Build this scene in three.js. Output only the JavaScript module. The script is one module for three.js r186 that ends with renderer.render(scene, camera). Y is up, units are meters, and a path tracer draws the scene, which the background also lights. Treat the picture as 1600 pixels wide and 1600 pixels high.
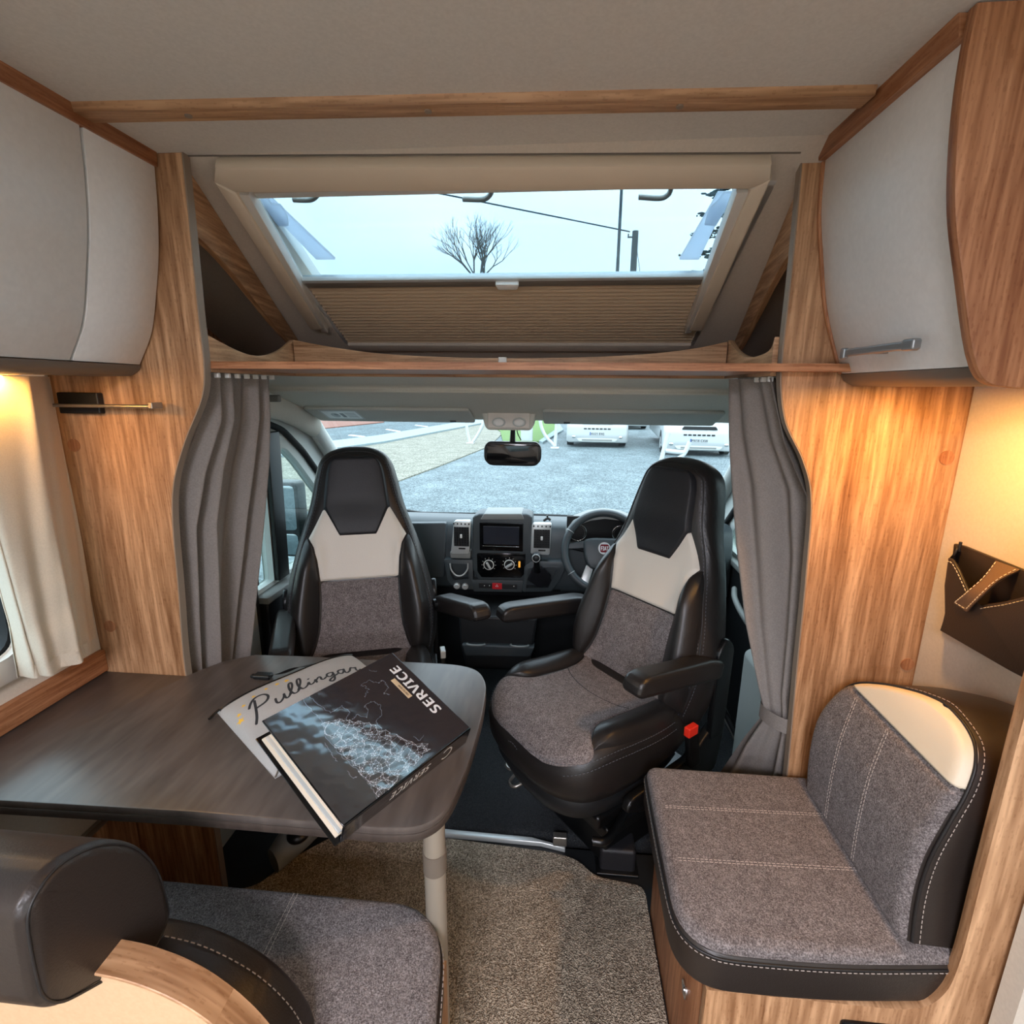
import * as THREE from 'three';
import { RoundedBoxGeometry } from 'three/addons/geometries/RoundedBoxGeometry.js';
import { mergeGeometries, toCreasedNormals, mergeVertices } from 'three/addons/utils/BufferGeometryUtils.js';
import { RectAreaLightUniformsLib } from 'three/addons/lights/RectAreaLightUniformsLib.js';
RectAreaLightUniformsLib.init();
// ---------------------------------------------------------------- camera, sky, sun, large lights, exposure
const scene = new THREE.Scene();
const camera = new THREE.PerspectiveCamera(2 * Math.atan(800 / 808) * 180 / Math.PI, 1, 0.05, 400);
camera.position.set(0, 1.46, 0);
camera.rotation.order = 'YXZ';
camera.rotation.set(-13.4 * Math.PI / 180, 5.0 * Math.PI / 180, 0.008);
const renderer = new THREE.WebGLRenderer({ antialias: true });
renderer.toneMapping = THREE.LinearToneMapping;
renderer.toneMappingExposure = 1.25;
renderer.shadowMap.enabled = true;
const SKY = 4.3, SUN = 0.2, LAMP_L = 105, LAMP_R = 360, LAMP_UNSEEN = 40, CEIL_POWER = 56;

// ---------------------------------------------------------------- noise and textures
function rng(seed) { let a = seed | 0; return () => { a = (a + 0x6d2b79f5) | 0; let t = Math.imul(a ^ (a >>> 15), 1 | a); t = (t + Math.imul(t ^ (t >>> 7), 61 | t)) ^ t; return ((t ^ (t >>> 14)) >>> 0) / 4294967296; }; }
function lattice(seed) {                                              // tileable value noise
  const r = rng(seed), T = new Float32Array(65536); for (let i = 0; i < 65536; i++) T[i] = r();
  return (x, y, px, py) => {
    const xi = Math.floor(x), yi = Math.floor(y), fx = x - xi, fy = y - yi, m = (a, n) => ((a % n) + n) % n;
    const x0 = m(xi, px), x1 = m(xi + 1, px), y0 = m(yi, py), y1 = m(yi + 1, py), h = (a, b) => T[(a * 131 + b * 7919) & 65535];
    const u = fx * fx * (3 - 2 * fx), v = fy * fy * (3 - 2 * fy);
    return (h(x0, y0) * (1 - u) + h(x1, y0) * u) * (1 - v) + (h(x0, y1) * (1 - u) + h(x1, y1) * u) * v;
  };
}
const clamp = (v, a = 0, b = 1) => Math.min(b, Math.max(a, v)), mix = (a, b, t) => a + (b - a) * t;
function dataTex(w, h, fn, srgb = true) {
  const d = new Uint8Array(w * h * 4);
  for (let y = 0; y < h; y++) for (let x = 0; x < w; x++) { const c = fn(x / w, y / h, x, y), i = (y * w + x) * 4; d[i] = clamp(c[0], 0, 255); d[i + 1] = clamp(c[1], 0, 255); d[i + 2] = clamp(c[2], 0, 255); d[i + 3] = 255; }
  const t = new THREE.DataTexture(d, w, h); t.wrapS = t.wrapT = THREE.RepeatWrapping; t.magFilter = THREE.LinearFilter; t.minFilter = THREE.LinearMipmapLinearFilter; t.generateMipmaps = true;
  if (srgb) t.colorSpace = THREE.SRGBColorSpace; t.needsUpdate = true; return t;
}
const rep = (t, m) => { const c = t.clone(); c.repeat.set(1 / m, 1 / m); c.needsUpdate = true; return c; };
function woodTex(seed, base, contrast) {
  const n = lattice(seed);
  return dataTex(512, 1024, (u, v) => {
    const warp = n(u * 4, v * 2, 4, 2) * 0.03 + n(u * 12, v * 4, 12, 4) * 0.006;
    const uu = u + warp, band = n(uu * 14, v * 1, 14, 1), fine = n(uu * 80, v * 3, 80, 3), hair = n(uu * 210, v * 12, 210, 12), ring = n(uu * 40, v * 2, 40, 2);
    const pore = n(u * 400, v * 60, 400, 60) > 0.8 ? -0.5 : 0;
    const k = ((band - 0.5) * 0.38 + (fine - 0.5) * 0.55 + (hair - 0.5) * 0.5 + (ring - 0.5) * 0.3 + pore * 0.35) * contrast;
    return [base[0] + k * 62, base[1] + k * 60, base[2] + k * 54];
  });
}
const texOak = woodTex(11, [173, 131, 94], 1.25), texOakRed = woodTex(12, [166, 113, 76], 1.1);
const nA = lattice(3), nB = lattice(5);
const texGreyFabric = dataTex(512, 512, (u, v) => {
  const a = nA(u * 170, v * 240, 170, 240) - 0.5, b = nB(u * 240, v * 150, 240, 150) - 0.5, c = nA(u * 24, v * 24, 24, 24) - 0.5, k = a * 62 + b * 46 + c * 14;
  return [113 + k, 106 + k, 105 + k];
});
const texFabricBump = dataTex(256, 256, (u, v) => { const k = 128 + (nA(u * 90, v * 90, 90, 90) - 0.5) * 150 + (nB(u * 120, v * 40, 120, 40) - 0.5) * 60; return [k, k, k]; }, false);
const texLeatherBump = dataTex(512, 512, (u, v) => { const k = 128 + (nA(u * 110, v * 110, 110, 110) - 0.5) * 120 + (nB(u * 45, v * 45, 45, 45) - 0.5) * 60; return [k, k, k]; }, false);
const texCarpet = dataTex(512, 512, (u, v) => {
  const a = nA(u * 130, v * 130, 130, 130), b = nB(u * 200, v * 200, 200, 200), c = nA(u * 9, v * 9, 9, 9) - 0.5, d = nB(u * 60, v * 60, 60, 60) - 0.5;
  let k = (a - 0.5) * 95 + (b - 0.5) * 85 + c * 22 + d * 30; return [160 + k, 146 + k * 0.98, 127 + k * 0.92];
});
const texCarpetBump = dataTex(512, 512, (u, v) => { const k = 255 * clamp(0.5 + (nA(u * 130, v * 130, 130, 130) - 0.5) * 0.9 + (nB(u * 200, v * 200, 200, 200) - 0.5) * 0.6); return [k, k, k]; }, false);
const texTable = dataTex(1024, 512, (u, v) => {
  const a = nA(u * 8, v * 60, 8, 60) - 0.5, b = nB(u * 30, v * 160, 30, 160) - 0.5, c = nA(u * 5, v * 7, 5, 7) - 0.5, k = a * 18 + b * 12 + c * 22; return [86 + k, 78 + k * 0.96, 73 + k * 0.9];
});
const texAsphalt = dataTex(1024, 1024, (u, v) => {
  const a = nA(u * 250, v * 250, 250, 250) - 0.5, b = nB(u * 120, v * 120, 120, 120) - 0.5, c = nA(u * 7, v * 7, 7, 7) - 0.5, d = nB(u * 24, v * 24, 24, 24) - 0.5, k = a * 80 + b * 50 + c * 20 + d * 14;
  return [82 + k, 94 + k, 97 + k];
});
const texPaving = dataTex(1024, 1024, (u, v) => {
  const a = nA(u * 220, v * 220, 220, 220) - 0.5, b = nB(u * 90, v * 60, 90, 60) - 0.5, c = nA(u * 12, v * 12, 12, 12) - 0.5, k = a * 88 + b * 40 + c * 20;
  return [108 + k, 106 + k, 93 + k];
});
const texPlain = (r, g, b, amp, s, seed) => { const n = lattice(seed); return dataTex(256, 256, (u, v) => { const k = (n(u * s, v * s, s, s) - 0.5) * amp + (n(u * s * 2, v * s * 2, s * 2, s * 2) - 0.5) * amp * 0.6; return [r + k, g + k, b + k]; }); };
const texCurtain = dataTex(256, 256, (u, v) => { const k = ((Math.floor(u * 256) % 2) - 0.5) * 8 + ((Math.floor(v * 256) % 2) - 0.5) * 8 + (nA(u * 60, v * 60, 60, 60) - 0.5) * 14; return [136 + k, 129 + k, 124 + k]; });

// sky: thin bright cloud over blue, an equirectangular picture
{
  const n = lattice(77), w = 512, h = 256, d = new Float32Array(w * h * 4);
  for (let y = 0; y < h; y++) for (let x = 0; x < w; x++) {
    const u = x / w, v = y / h, el = (v - 0.5) * Math.PI;                         // v = 1 is the zenith
    const cl = n(u * 12, v * 10, 12, 10) * 0.55 + n(u * 24, v * 22, 24, 22) * 0.3 + n(u * 60, v * 50, 60, 50) * 0.15, c = clamp((cl - 0.32) * 2.6);
    const hz = Math.pow(1 - clamp(Math.sin(Math.max(el, 0))), 2), b = [0.66, 0.80, 1.0], q = [0.94, 0.985, 1.04], i = (y * w + x) * 4;
    for (let k = 0; k < 3; k++) d[i + k] = el < 0 ? [0.3, 0.34, 0.34][k] * 0.8 : mix(b[k], q[k], clamp(c * 0.8 + hz * 0.25)) * (0.95 + 0.12 * hz) * 1.6 * (1 + 2 * Math.sin(el)) / 3;
    d[i + 3] = 1;
  }
  const t = new THREE.DataTexture(d, w, h, THREE.RGBAFormat, THREE.FloatType); t.mapping = THREE.EquirectangularReflectionMapping; t.magFilter = t.minFilter = THREE.LinearFilter; t.needsUpdate = true;
  scene.background = t; scene.backgroundIntensity = SKY;
}
const sun = new THREE.DirectionalLight(0xfff3e2, SUN);              // sun through thin cloud: high, from behind the vehicle, so very soft
sun.position.set(9, 26, 12); sun.target.position.set(0, 0, -14); sun.castShadow = true; sun.shadow.radius = 14; sun.shadow.mapSize.set(2048, 2048);
Object.assign(sun.shadow.camera, { left: -40, right: 40, top: 40, bottom: -40, near: 1, far: 90 }); scene.add(sun, sun.target);

// ---------------------------------------------------------------- materials
const std = (o) => new THREE.MeshStandardMaterial(o), phy = (o) => new THREE.MeshPhysicalMaterial(o), hex = (c) => new THREE.Color(c);
const M = {
  oak: std({ map: rep(texOak, 0.62), roughness: 0.5, }),
  oakRed: std({ map: rep(texOakRed, 0.55), roughness: 0.5 }),
  oakEdge: std({ color: hex('#8d7d6d'), roughness: 0.6 }),
  whiteDoor: std({ map: rep(texPlain(224, 222, 218, 5, 40, 31), 0.3), roughness: 0.42 }),
  ceil: std({ map: rep(texPlain(207, 201, 192, 7, 60, 32), 0.25), roughness: 0.85 }),
  wallCream: std({ map: rep(texPlain(214, 205, 190, 6, 60, 33), 0.25), roughness: 0.8 }),
  soffit: std({ map: rep(texPlain(200, 188, 173, 6, 60, 34), 0.25), roughness: 0.85 }),
  skyFrame: std({ color: hex('#d6c6b0'), roughness: 0.5 }),
  rail: std({ color: hex('#cfc8be'), roughness: 0.4 }),
  greyEdge: std({ color: hex('#6d655c'), roughness: 0.45 }),
  partition: std({ map: rep(texPlain(210, 176, 138, 6, 60, 43), 0.25), roughness: 0.7 }),
  metal: std({ color: hex('#a8a49d'), roughness: 0.32, metalness: 0.85 }),
  chrome: std({ color: hex('#d6d8d8'), roughness: 0.15, metalness: 1 }),
  handle: std({ color: hex('#8e9294'), roughness: 0.35, metalness: 0.6 }),
  table: std({ map: rep(texTable, 1.1), roughness: 0.33 }),
  tableEdge: std({ map: rep(texTable, 1.1), roughness: 0.45, color: hex('#cfc6c0') }),
  legPaint: std({ color: hex('#a09687'), roughness: 0.4, metalness: 0.3 }),
  legDark: std({ color: hex('#6d6358'), roughness: 0.45 }),
  fabric: phy({ map: rep(texGreyFabric, 0.30), roughness: 0.95, bumpMap: rep(texFabricBump, 0.12), bumpScale: 0.0012, sheen: 0.25, sheenColor: hex('#a4a4a8'), sheenRoughness: 0.6 }),
  leather: std({ color: hex('#1f1c1b'), roughness: 0.40, bumpMap: rep(texLeatherBump, 0.22), bumpScale: 0.00025 }),
  leatherDark: std({ color: hex('#19191d'), roughness: 0.55, bumpMap: rep(texLeatherBump, 0.16), bumpScale: 0.0005 }),
  leatherBrown: std({ color: hex('#2b2420'), roughness: 0.42, bumpMap: rep(texLeatherBump, 0.16), bumpScale: 0.00022 }),
  pocketBrown: std({ color: hex('#6a5546'), roughness: 0.5, bumpMap: rep(texLeatherBump, 0.2), bumpScale: 0.0006 }),
  pocketInside: std({ color: hex('#2a221d'), roughness: 0.8 }),
  cream: std({ color: hex('#d9d2c6'), roughness: 0.5, bumpMap: rep(texLeatherBump, 0.2), bumpScale: 0.0004 }),
  creamWarm: std({ color: hex('#e2d6bf'), roughness: 0.5, bumpMap: rep(texLeatherBump, 0.2), bumpScale: 0.0003 }),
  thread: std({ color: hex('#b9ada4'), roughness: 0.8 }),
  threadDark: std({ color: hex('#5b6068'), roughness: 0.8 }),
  piping: std({ color: hex('#1c1a1a'), roughness: 0.5 }),
  carpet: std({ map: rep(texCarpet, 0.30), roughness: 1, bumpMap: rep(texCarpetBump, 0.30), bumpScale: 0.0035 }),
  cabMat: std({ map: rep(texPlain(34, 37, 40, 26, 120, 35), 0.25), roughness: 1, bumpMap: rep(texCarpetBump, 0.3), bumpScale: 0.004 }),
  curtain: phy({ map: rep(texCurtain, 0.12), roughness: 0.8, side: THREE.DoubleSide, sheen: 0.3, sheenColor: hex('#b8a89c'), sheenRoughness: 0.5 }),
  curtainCream: phy({ map: rep(texPlain(218, 206, 186, 12, 100, 36), 0.12), roughness: 0.9, side: THREE.DoubleSide, transmission: 0.25, thickness: 0 }),
  plastic: std({ color: hex('#383f42'), roughness: 0.46, bumpMap: rep(texLeatherBump, 0.1), bumpScale: 0.0003 }),
  plasticDark: std({ color: hex('#17191b'), roughness: 0.5 }),
  plasticBlack: std({ color: hex('#0c0d0e'), roughness: 0.35 }),
  glossBlack: std({ color: hex('#08090b'), roughness: 0.12 }),
  plasticGrey: std({ color: hex('#7b7d7a'), roughness: 0.55 }),
  headliner: std({ map: rep(texPlain(206, 204, 194, 7, 80, 37), 0.2), roughness: 0.9 }),
  visor: std({ map: rep(texPlain(184, 186, 180, 7, 80, 38), 0.2), roughness: 0.85 }),
  pillar: std({ color: hex('#b9beba'), roughness: 0.6 }),
  silver: std({ color: hex('#c3c7c6'), roughness: 0.35, metalness: 0.35 }),
  screen: std({ color: hex('#2d3038'), roughness: 0.12 }),
  white: std({ color: hex('#e6e6e2'), roughness: 0.5 }),
  red: std({ color: hex('#c8202a'), roughness: 0.4 }),
  redBuckle: std({ color: hex('#e0301e'), roughness: 0.4 }),
  amber: std({ color: hex('#e0a040'), roughness: 0.4, emissive: hex('#ffb040'), emissiveIntensity: 0.5 }),
  tintGlass: phy({ color: hex('#dfe9e6'), roughness: 0.0, transmission: 1, thickness: 0, ior: 1.45 }),
  glass: phy({ color: hex('#eaf4f2'), roughness: 0.0, transmission: 1, thickness: 0, ior: 1.45 }),
  screenMesh: phy({ color: hex('#cdd4da'), roughness: 0.0, transmission: 1, thickness: 0, ior: 1.3, specularIntensity: 0.3 }),
  mirrorGlass: std({ color: hex('#9aa6aa'), roughness: 0.04, metalness: 1 }),
  darkMirror: std({ color: hex('#101113'), roughness: 0.08 }),
  hinge: phy({ color: hex('#dfe3ea'), roughness: 0.9, transmission: 0.85, thickness: 0 }),
  rubber: std({ color: hex('#141516'), roughness: 0.8 }),
  bagGrey: std({ map: rep(texPlain(176, 173, 170, 10, 90, 39), 0.1), roughness: 0.75, bumpMap: rep(texFabricBump, 0.05), bumpScale: 0.0005 }),
  paper: std({ color: hex('#d8c9b4'), roughness: 0.8 }),
  asphalt: std({ map: rep(texAsphalt, 3.1), roughness: 0.75, bumpMap: rep(texAsphalt, 3.1), bumpScale: 0.006 }),
  road: std({ map: rep(texAsphalt, 5.3), roughness: 0.8, color: hex('#c4d4d8') }),
  paving: std({ map: rep(texPaving, 2.6), roughness: 0.85 }),
  kerb: std({ map: rep(texPlain(122, 138, 142, 14, 60, 40), 0.8), roughness: 0.8 }),
  brick: std({ map: rep(texPlain(112, 72, 58, 22, 90, 41), 0.8), roughness: 0.9 }),
  grass: std({ map: rep(texPlain(80, 108, 48, 44, 120, 42), 0.8), roughness: 0.95 }),
  vanWhite: phy({ color: hex('#b0b5b5'), roughness: 0.4, clearcoat: 0.2 }),
  paintWhite: std({ color: hex('#b9bebe'), roughness: 0.6 }),
  bark: std({ color: hex('#50565a'), roughness: 0.9 }),
  needles: std({ color: hex('#3a4a4a'), roughness: 0.9 }),
  lampGlow: std({ color: hex('#fff0d8'), roughness: 0.4, emissive: hex('#ffd79a'), emissiveIntensity: 2.0 }),
  unseenLampGlow: std({ color: hex('#ffffff'), roughness: 0.4, emissive: hex('#ffe9cc'), emissiveIntensity: 2.0 }),
};

// ---------------------------------------------------------------- building helpers
const used = {};
const numbered = (n) => { const k = used[n] = (used[n] ?? -1) + 1; return k ? n + '_' + String(k).padStart(3, '0') : n; };
function clean(g) { if (g.index) g = g.toNonIndexed(); for (const k of Object.keys(g.attributes)) if (!['position', 'normal', 'uv'].includes(k)) g.deleteAttribute(k); g.groups.length = 0; return g; }
function boxUV(g, up = 'y') {                                           // uv in metres; v runs along the named axis (the grain)
  const p = g.attributes.position, uv = new Float32Array(p.count * 2), A = new THREE.Vector3(), B = new THREE.Vector3(), C = new THREE.Vector3();
  const ui = 'xyz'.indexOf(up);
  for (let i = 0; i < p.count; i += 3) {
    A.fromBufferAttribute(p, i); B.fromBufferAttribute(p, i + 1); C.fromBufferAttribute(p, i + 2); B.sub(A); C.sub(A); B.cross(C);
    const a = [Math.abs(B.x), Math.abs(B.y), Math.abs(B.z)], d = a.indexOf(Math.max(...a));
    let vi = ui, uI = 3 - ui - d; if (d === ui) { vi = (ui + 1) % 3; uI = (ui + 2) % 3; }
    for (let k = 0; k < 3; k++) { const q = [p.getX(i + k), p.getY(i + k), p.getZ(i + k)]; uv[(i + k) * 2] = q[uI] + d * 0.37; uv[(i + k) * 2 + 1] = q[vi]; }
  }
  g.setAttribute('uv', new THREE.BufferAttribute(uv, 2)); return g;
}
function mesh(name, geos, mat, parent, up = 'y', keepUV = false) {      // merges geometries into ONE named mesh
  const list = (Array.isArray(geos) ? geos : [geos]).map((g) => { g = clean(g); if (!g.attributes.uv) boxUV(g, up); return g; });
  let g = list.length > 1 ? mergeGeometries(list) : list[0];
  if (!keepUV) boxUV(g, up);
  const o = new THREE.Mesh(g, mat); o.castShadow = o.receiveShadow = true;
  if (parent) { o.name = name; parent.add(o); } else { o.name = numbered(name); scene.add(o); }
  return o;
}
function thing(name, label, category, pos = [0, 0, 0], turn = 0, group) {
  const o = new THREE.Group(); o.name = numbered(name); o.position.set(...pos); o.rotation.y = turn; o.userData = { label, category }; if (group) o.userData.group = group; scene.add(o); return o;
}
const tag = (o, label, category, group) => { o.userData = { label, category }; if (group) o.userData.group = group; return o; };
const struct = (name, geos, mat, parent, up) => { const o = mesh(name, geos, mat, parent, up); if (!parent) o.userData.kind = 'structure'; return o; };
const box = (x0, x1, y0, y1, z0, z1) => { const g = new THREE.BoxGeometry(Math.abs(x1 - x0), Math.abs(y1 - y0), Math.abs(z1 - z0)); g.translate((x0 + x1) / 2, (y0 + y1) / 2, (z0 + z1) / 2); return g; };
const rbox = (x0, x1, y0, y1, z0, z1, r = 0.01, s = 3) => { const g = new RoundedBoxGeometry(Math.abs(x1 - x0), Math.abs(y1 - y0), Math.abs(z1 - z0), s, r); g.translate((x0 + x1) / 2, (y0 + y1) / 2, (z0 + z1) / 2); return g; };
const creased = (g, a = 0.7) => toCreasedNormals(g, a);
// extrude an outline along an axis: 'z' outline [x, y]; 'y' outline [x, z]; 'x' outline [z, y]
function ext(axis, pts, a0, a1, bevel = 0, seg = 3, holes = []) {
  const lo = Math.min(a0, a1), d = Math.abs(a1 - a0), f = (p) => axis === 'z' ? new THREE.Vector2(p[0], p[1]) : axis === 'y' ? new THREE.Vector2(p[0], -p[1]) : new THREE.Vector2(-p[0], p[1]);
  const s = new THREE.Shape(pts.map(f)); for (const h of holes) s.holes.push(new THREE.Path(h.map(f)));
  const g = new THREE.ExtrudeGeometry(s, { depth: d - 2 * bevel, steps: 1, bevelEnabled: bevel > 0, bevelThickness: bevel, bevelSize: bevel, bevelOffset: -bevel, bevelSegments: seg, curveSegments: 8 });
  g.translate(0, 0, lo + bevel);
  if (axis === 'y') g.rotateX(-Math.PI / 2); if (axis === 'x') g.rotateY(Math.PI / 2);
  return bevel > 0 ? creased(g, 0.75) : creased(g, 0.5);
}
function round(pts, r, n = 6) {                                         // polygon with rounded corners; r a number or one per corner
  const out = [], N = pts.length;
  for (let i = 0; i < N; i++) {
    const p = pts[i], a = pts[(i + N - 1) % N], b = pts[(i + 1) % N], R = Array.isArray(r) ? r[i] : r; if (!R) { out.push(p); continue; }
    const la = Math.hypot(a[0] - p[0], a[1] - p[1]), lb = Math.hypot(b[0] - p[0], b[1] - p[1]), k = Math.min(R, la * 0.49, lb * 0.49);
    const A = [p[0] + (a[0] - p[0]) * k / la, p[1] + (a[1] - p[1]) * k / la], B = [p[0] + (b[0] - p[0]) * k / lb, p[1] + (b[1] - p[1]) * k / lb];
    for (let j = 0; j <= n; j++) { const t = j / n, q = 1 - t; out.push([q * q * A[0] + 2 * q * t * p[0] + t * t * B[0], q * q * A[1] + 2 * q * t * p[1] + t * t * B[1]]); }
  }
  return out;
}
const rr = (x0, y0, x1, y1, r, n = 6) => round([[x0, y0], [x1, y0], [x1, y1], [x0, y1]], r, n);
function spl(pts, n = 24, closed = false) { const c = new THREE.CatmullRomCurve3(pts.map((p) => new THREE.Vector3(p[0], p[1], 0)), closed, 'centripetal'); return c.getPoints(n).map((p) => [p.x, p.y]); }
const V = (a) => new THREE.Vector3(...a);
const tube = (pts, r, n = 40, rad = 8, closed = false) => new THREE.TubeGeometry(new THREE.CatmullRomCurve3(pts.map(V), closed, 'centripetal'), n, r, rad, closed);
function cyl(a, b, r0, r1 = r0, n = 20) { const A = V(a), B = V(b), d = B.clone().sub(A), g = new THREE.CylinderGeometry(r1, r0, d.length(), n); g.applyQuaternion(new THREE.Quaternion().setFromUnitVectors(new THREE.Vector3(0, 1, 0), d.normalize())); const c = A.add(B).multiplyScalar(0.5); g.translate(c.x, c.y, c.z); return g; }
const interp = (tab, t) => { if (t <= tab[0][0]) return tab[0][1]; for (let i = 1; i < tab.length; i++) if (t <= tab[i][0]) { const k = (t - tab[i - 1][0]) / (tab[i][0] - tab[i - 1][0]); return mix(tab[i - 1][1], tab[i][1], k); } return tab[tab.length - 1][1]; };
const ipts = (tab, t) => { let i = 1; while (i < tab.length - 1 && t > tab[i][0]) i++; const k = clamp((t - tab[i - 1][0]) / (tab[i][0] - tab[i - 1][0])); return tab[i - 1][1].map((v, j) => mix(v, tab[i][1][j], k)); };
function grid(nu, nv, fn, closeU = false) {                             // fn(u, v) -> [x, y, z]; smooth normals
  const P = [], I = [];
  for (let j = 0; j <= nv; j++) for (let i = 0; i <= nu; i++) P.push(...fn(i / nu, j / nv));
  for (let j = 0; j < nv; j++) for (let i = 0; i < nu; i++) { const a = j * (nu + 1) + i, b = a + 1, c = a + nu + 1, d = c + 1; I.push(a, b, d, a, d, c); }
  let g = new THREE.BufferGeometry(); g.setAttribute('position', new THREE.Float32BufferAttribute(P, 3)); g.setIndex(I);
  if (closeU) g = mergeVertices(g, 1e-5);
  g.computeVertexNormals(); return g;
}
// a padded panel between two boundary curves on a surface S(a, t, out): sewn down at its edges, proud in the middle
function patch({ t0, t1, lo, hi, S, proud = 0.006, nu = 28, nv = 36, soft = 0.12 }) {
  return grid(nu, nv, (u, v) => { const t = mix(t0, t1, v), e = Math.min(Math.min(u, 1 - u) / soft, Math.min(v, 1 - v) / soft, 1), o = proud * Math.sqrt(clamp(1 - (1 - e) * (1 - e))) - 0.002 * (e <= 0 ? 1 : 0); return S(mix(lo(t), hi(t), u), t, o); });
}
function loftRings(rings, capA = true, capB = true) {                   // rings: arrays of [x, y, z], same count, closed
  const n = rings[0].length, P = [], I = [];
  for (const r of rings) for (const p of r) P.push(...p);
  for (let j = 0; j + 1 < rings.length; j++) for (let i = 0; i < n; i++) { const a = j * n + i, b = j * n + (i + 1) % n, c = a + n, d = b + n; I.push(a, b, d, a, d, c); }
  const cap = (j, flip) => { const c = [0, 0, 0]; for (const p of rings[j]) for (let k = 0; k < 3; k++) c[k] += p[k] / n; const ci = P.length / 3; P.push(...c); for (let i = 0; i < n; i++) { const a = j * n + i, b = j * n + (i + 1) % n; flip ? I.push(ci, b, a) : I.push(ci, a, b); } };
  if (capA) cap(0, true); if (capB) cap(rings.length - 1, false);
  const g = new THREE.BufferGeometry(); g.setAttribute('position', new THREE.Float32BufferAttribute(P, 3)); g.setIndex(I); g.computeVertexNormals(); return creased(g.toNonIndexed(), 0.9);
}
const move = (g, x, y, z) => g.translate(x, y, z);
function stitches(path, len = 0.006, gap = 0.004, r = 0.0008) {         // a row of thread stitches along a 3-D polyline
  const c = new THREE.CatmullRomCurve3(path.map(V), false, 'centripetal'), L = c.getLength(), n = Math.max(2, Math.floor(L / (len + gap))), out = [];
  for (let i = 0; i < n; i++) { const a = c.getPointAt(i / n), b = c.getPointAt(Math.min(1, (i + len / (len + gap)) / n)); out.push(cyl(a.toArray(), b.toArray(), r, r, 5)); }
  return mergeGeometries(out.map(clean));
}
function canvasTex(w, h, draw) { const c = document.createElement('canvas'); c.width = w; c.height = h; draw(c.getContext('2d'), w, h); const t = new THREE.CanvasTexture(c); t.colorSpace = THREE.SRGBColorSpace; t.anisotropy = 8; return t; }
function decal(p00, p10, p01, p11, n = 8) {                             // a printed sheet between four corners, uv 0..1
  const g = grid(n, n, (u, v) => { const a = p00.map((q, i) => mix(q, p10[i], u)), b = p01.map((q, i) => mix(q, p11[i], u)); return a.map((q, i) => mix(q, b[i], v)); });
  const uv = []; for (let j = 0; j <= n; j++) for (let i = 0; i <= n; i++) uv.push(i / n, j / n); g.setAttribute('uv', new THREE.Float32BufferAttribute(uv, 2)); return g;
}

// ================================================================ the setting
const CEIL = 1.93;
struct('floor', box(-1.25, 0.94, -0.08, 0, -1.40, 3.0), M.plasticDark);
struct('ceiling', box(-1.25, 0.94, CEIL, CEIL + 0.05, -1.16, 3.0), M.ceil);
// left wall with its window opening
struct('wall_left', ext('x', [[-1.165, -0.08], [3.0, -0.08], [3.0, 1.98], [-1.165, 1.98]], -1.25, -1.19, 0, 1, [rr(-0.99, 0.845, -0.10, 1.40, 0.06)]), M.wallCream);
struct('wall_right', ext('x', [[-1.235, -0.08], [3.0, -0.08], [3.0, 1.98], [-1.235, 1.98]], 0.88, 0.94, 0, 1, [rr(0.55, 0.35, 1.35, 1.75, 0.05)]), M.wallCream);
struct('wall_back', ext('z', [[-1.25, -0.08], [0.94, -0.08], [0.94, 1.98], [-1.25, 1.98]], 3.0, 3.06, 0, 1, [rr(-0.95, 0.85, 0.65, 1.70, 0.06)]), M.wallCream);
// sloping roof over the cab, with the opening for the roof window; built flat (x, down the slope) and tilted
const TH = Math.atan(0.48);
// local (x, t, o): t down the slope, o out of the room
const slopePt = (x, t, o = 0) => [x, CEIL - Math.sin(TH) * t + Math.cos(TH) * o, -1.16 - Math.cos(TH) * t - Math.sin(TH) * o];
function slopeExt(pts, o0, o1, bevel = 0, holes = [], seg = 2) {          // outline in (x, t), thickness from o0 to o1
  const g = ext('z', pts, o0, o1, bevel, seg, holes), p = g.attributes.position;
  for (let i = 0; i < p.count; i++) p.setXYZ(i, ...slopePt(p.getX(i), p.getY(i), p.getZ(i)));
  g.computeVertexNormals(); return creased(g, 0.6);
}
struct('ceiling_slope', slopeExt([[-1.25, -0.01], [0.94, -0.01], [0.94, 1.08], [-1.25, 1.08]], 0, 0.05, 0, [[[-0.735, 0.115], [0.425, 0.115], [0.425, 0.74], [-0.735, 0.74]]]), M.soffit, null, 'x');
// trims
const beam = struct('trim_1', ext('x', [[-1.024, CEIL], [-1.020, CEIL - 0.013], [-0.980, CEIL - 0.013], [-0.976, CEIL]], -0.860, 0.520, 0.001), M.oak, null, 'x');
beam.rotation.y = 0.035;
for (const x of [-0.62, -0.20, 0.22]) { const c = mesh('cover_cap', cyl([x, CEIL - 0.0125, -1.0], [x, CEIL - 0.0155, -1.0], 0.006), M.oakEdge, beam); }
struct('trim_2', ext('z', [[-0.868, 1.903], [-0.845, 1.903], [-0.843, CEIL], [-0.868, CEIL]], -1.143, 0.6, 0.002), M.oakRed, null, 'z');
struct('trim_3', ext('z', [[0.497, 1.903], [0.53, 1.903], [0.53, CEIL], [0.492, CEIL]], -1.205, -0.833, 0.002), M.oakRed, null, 'z');
{ const a = [-0.797,-0.001], b = [0.457,0.035]; struct('trim_11', slopeExt([a, b, [b[0], b[1] + 0.003], [a[0], a[1] + 0.003]], -0.0015, 0.001), M.greyEdge); }
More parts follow.
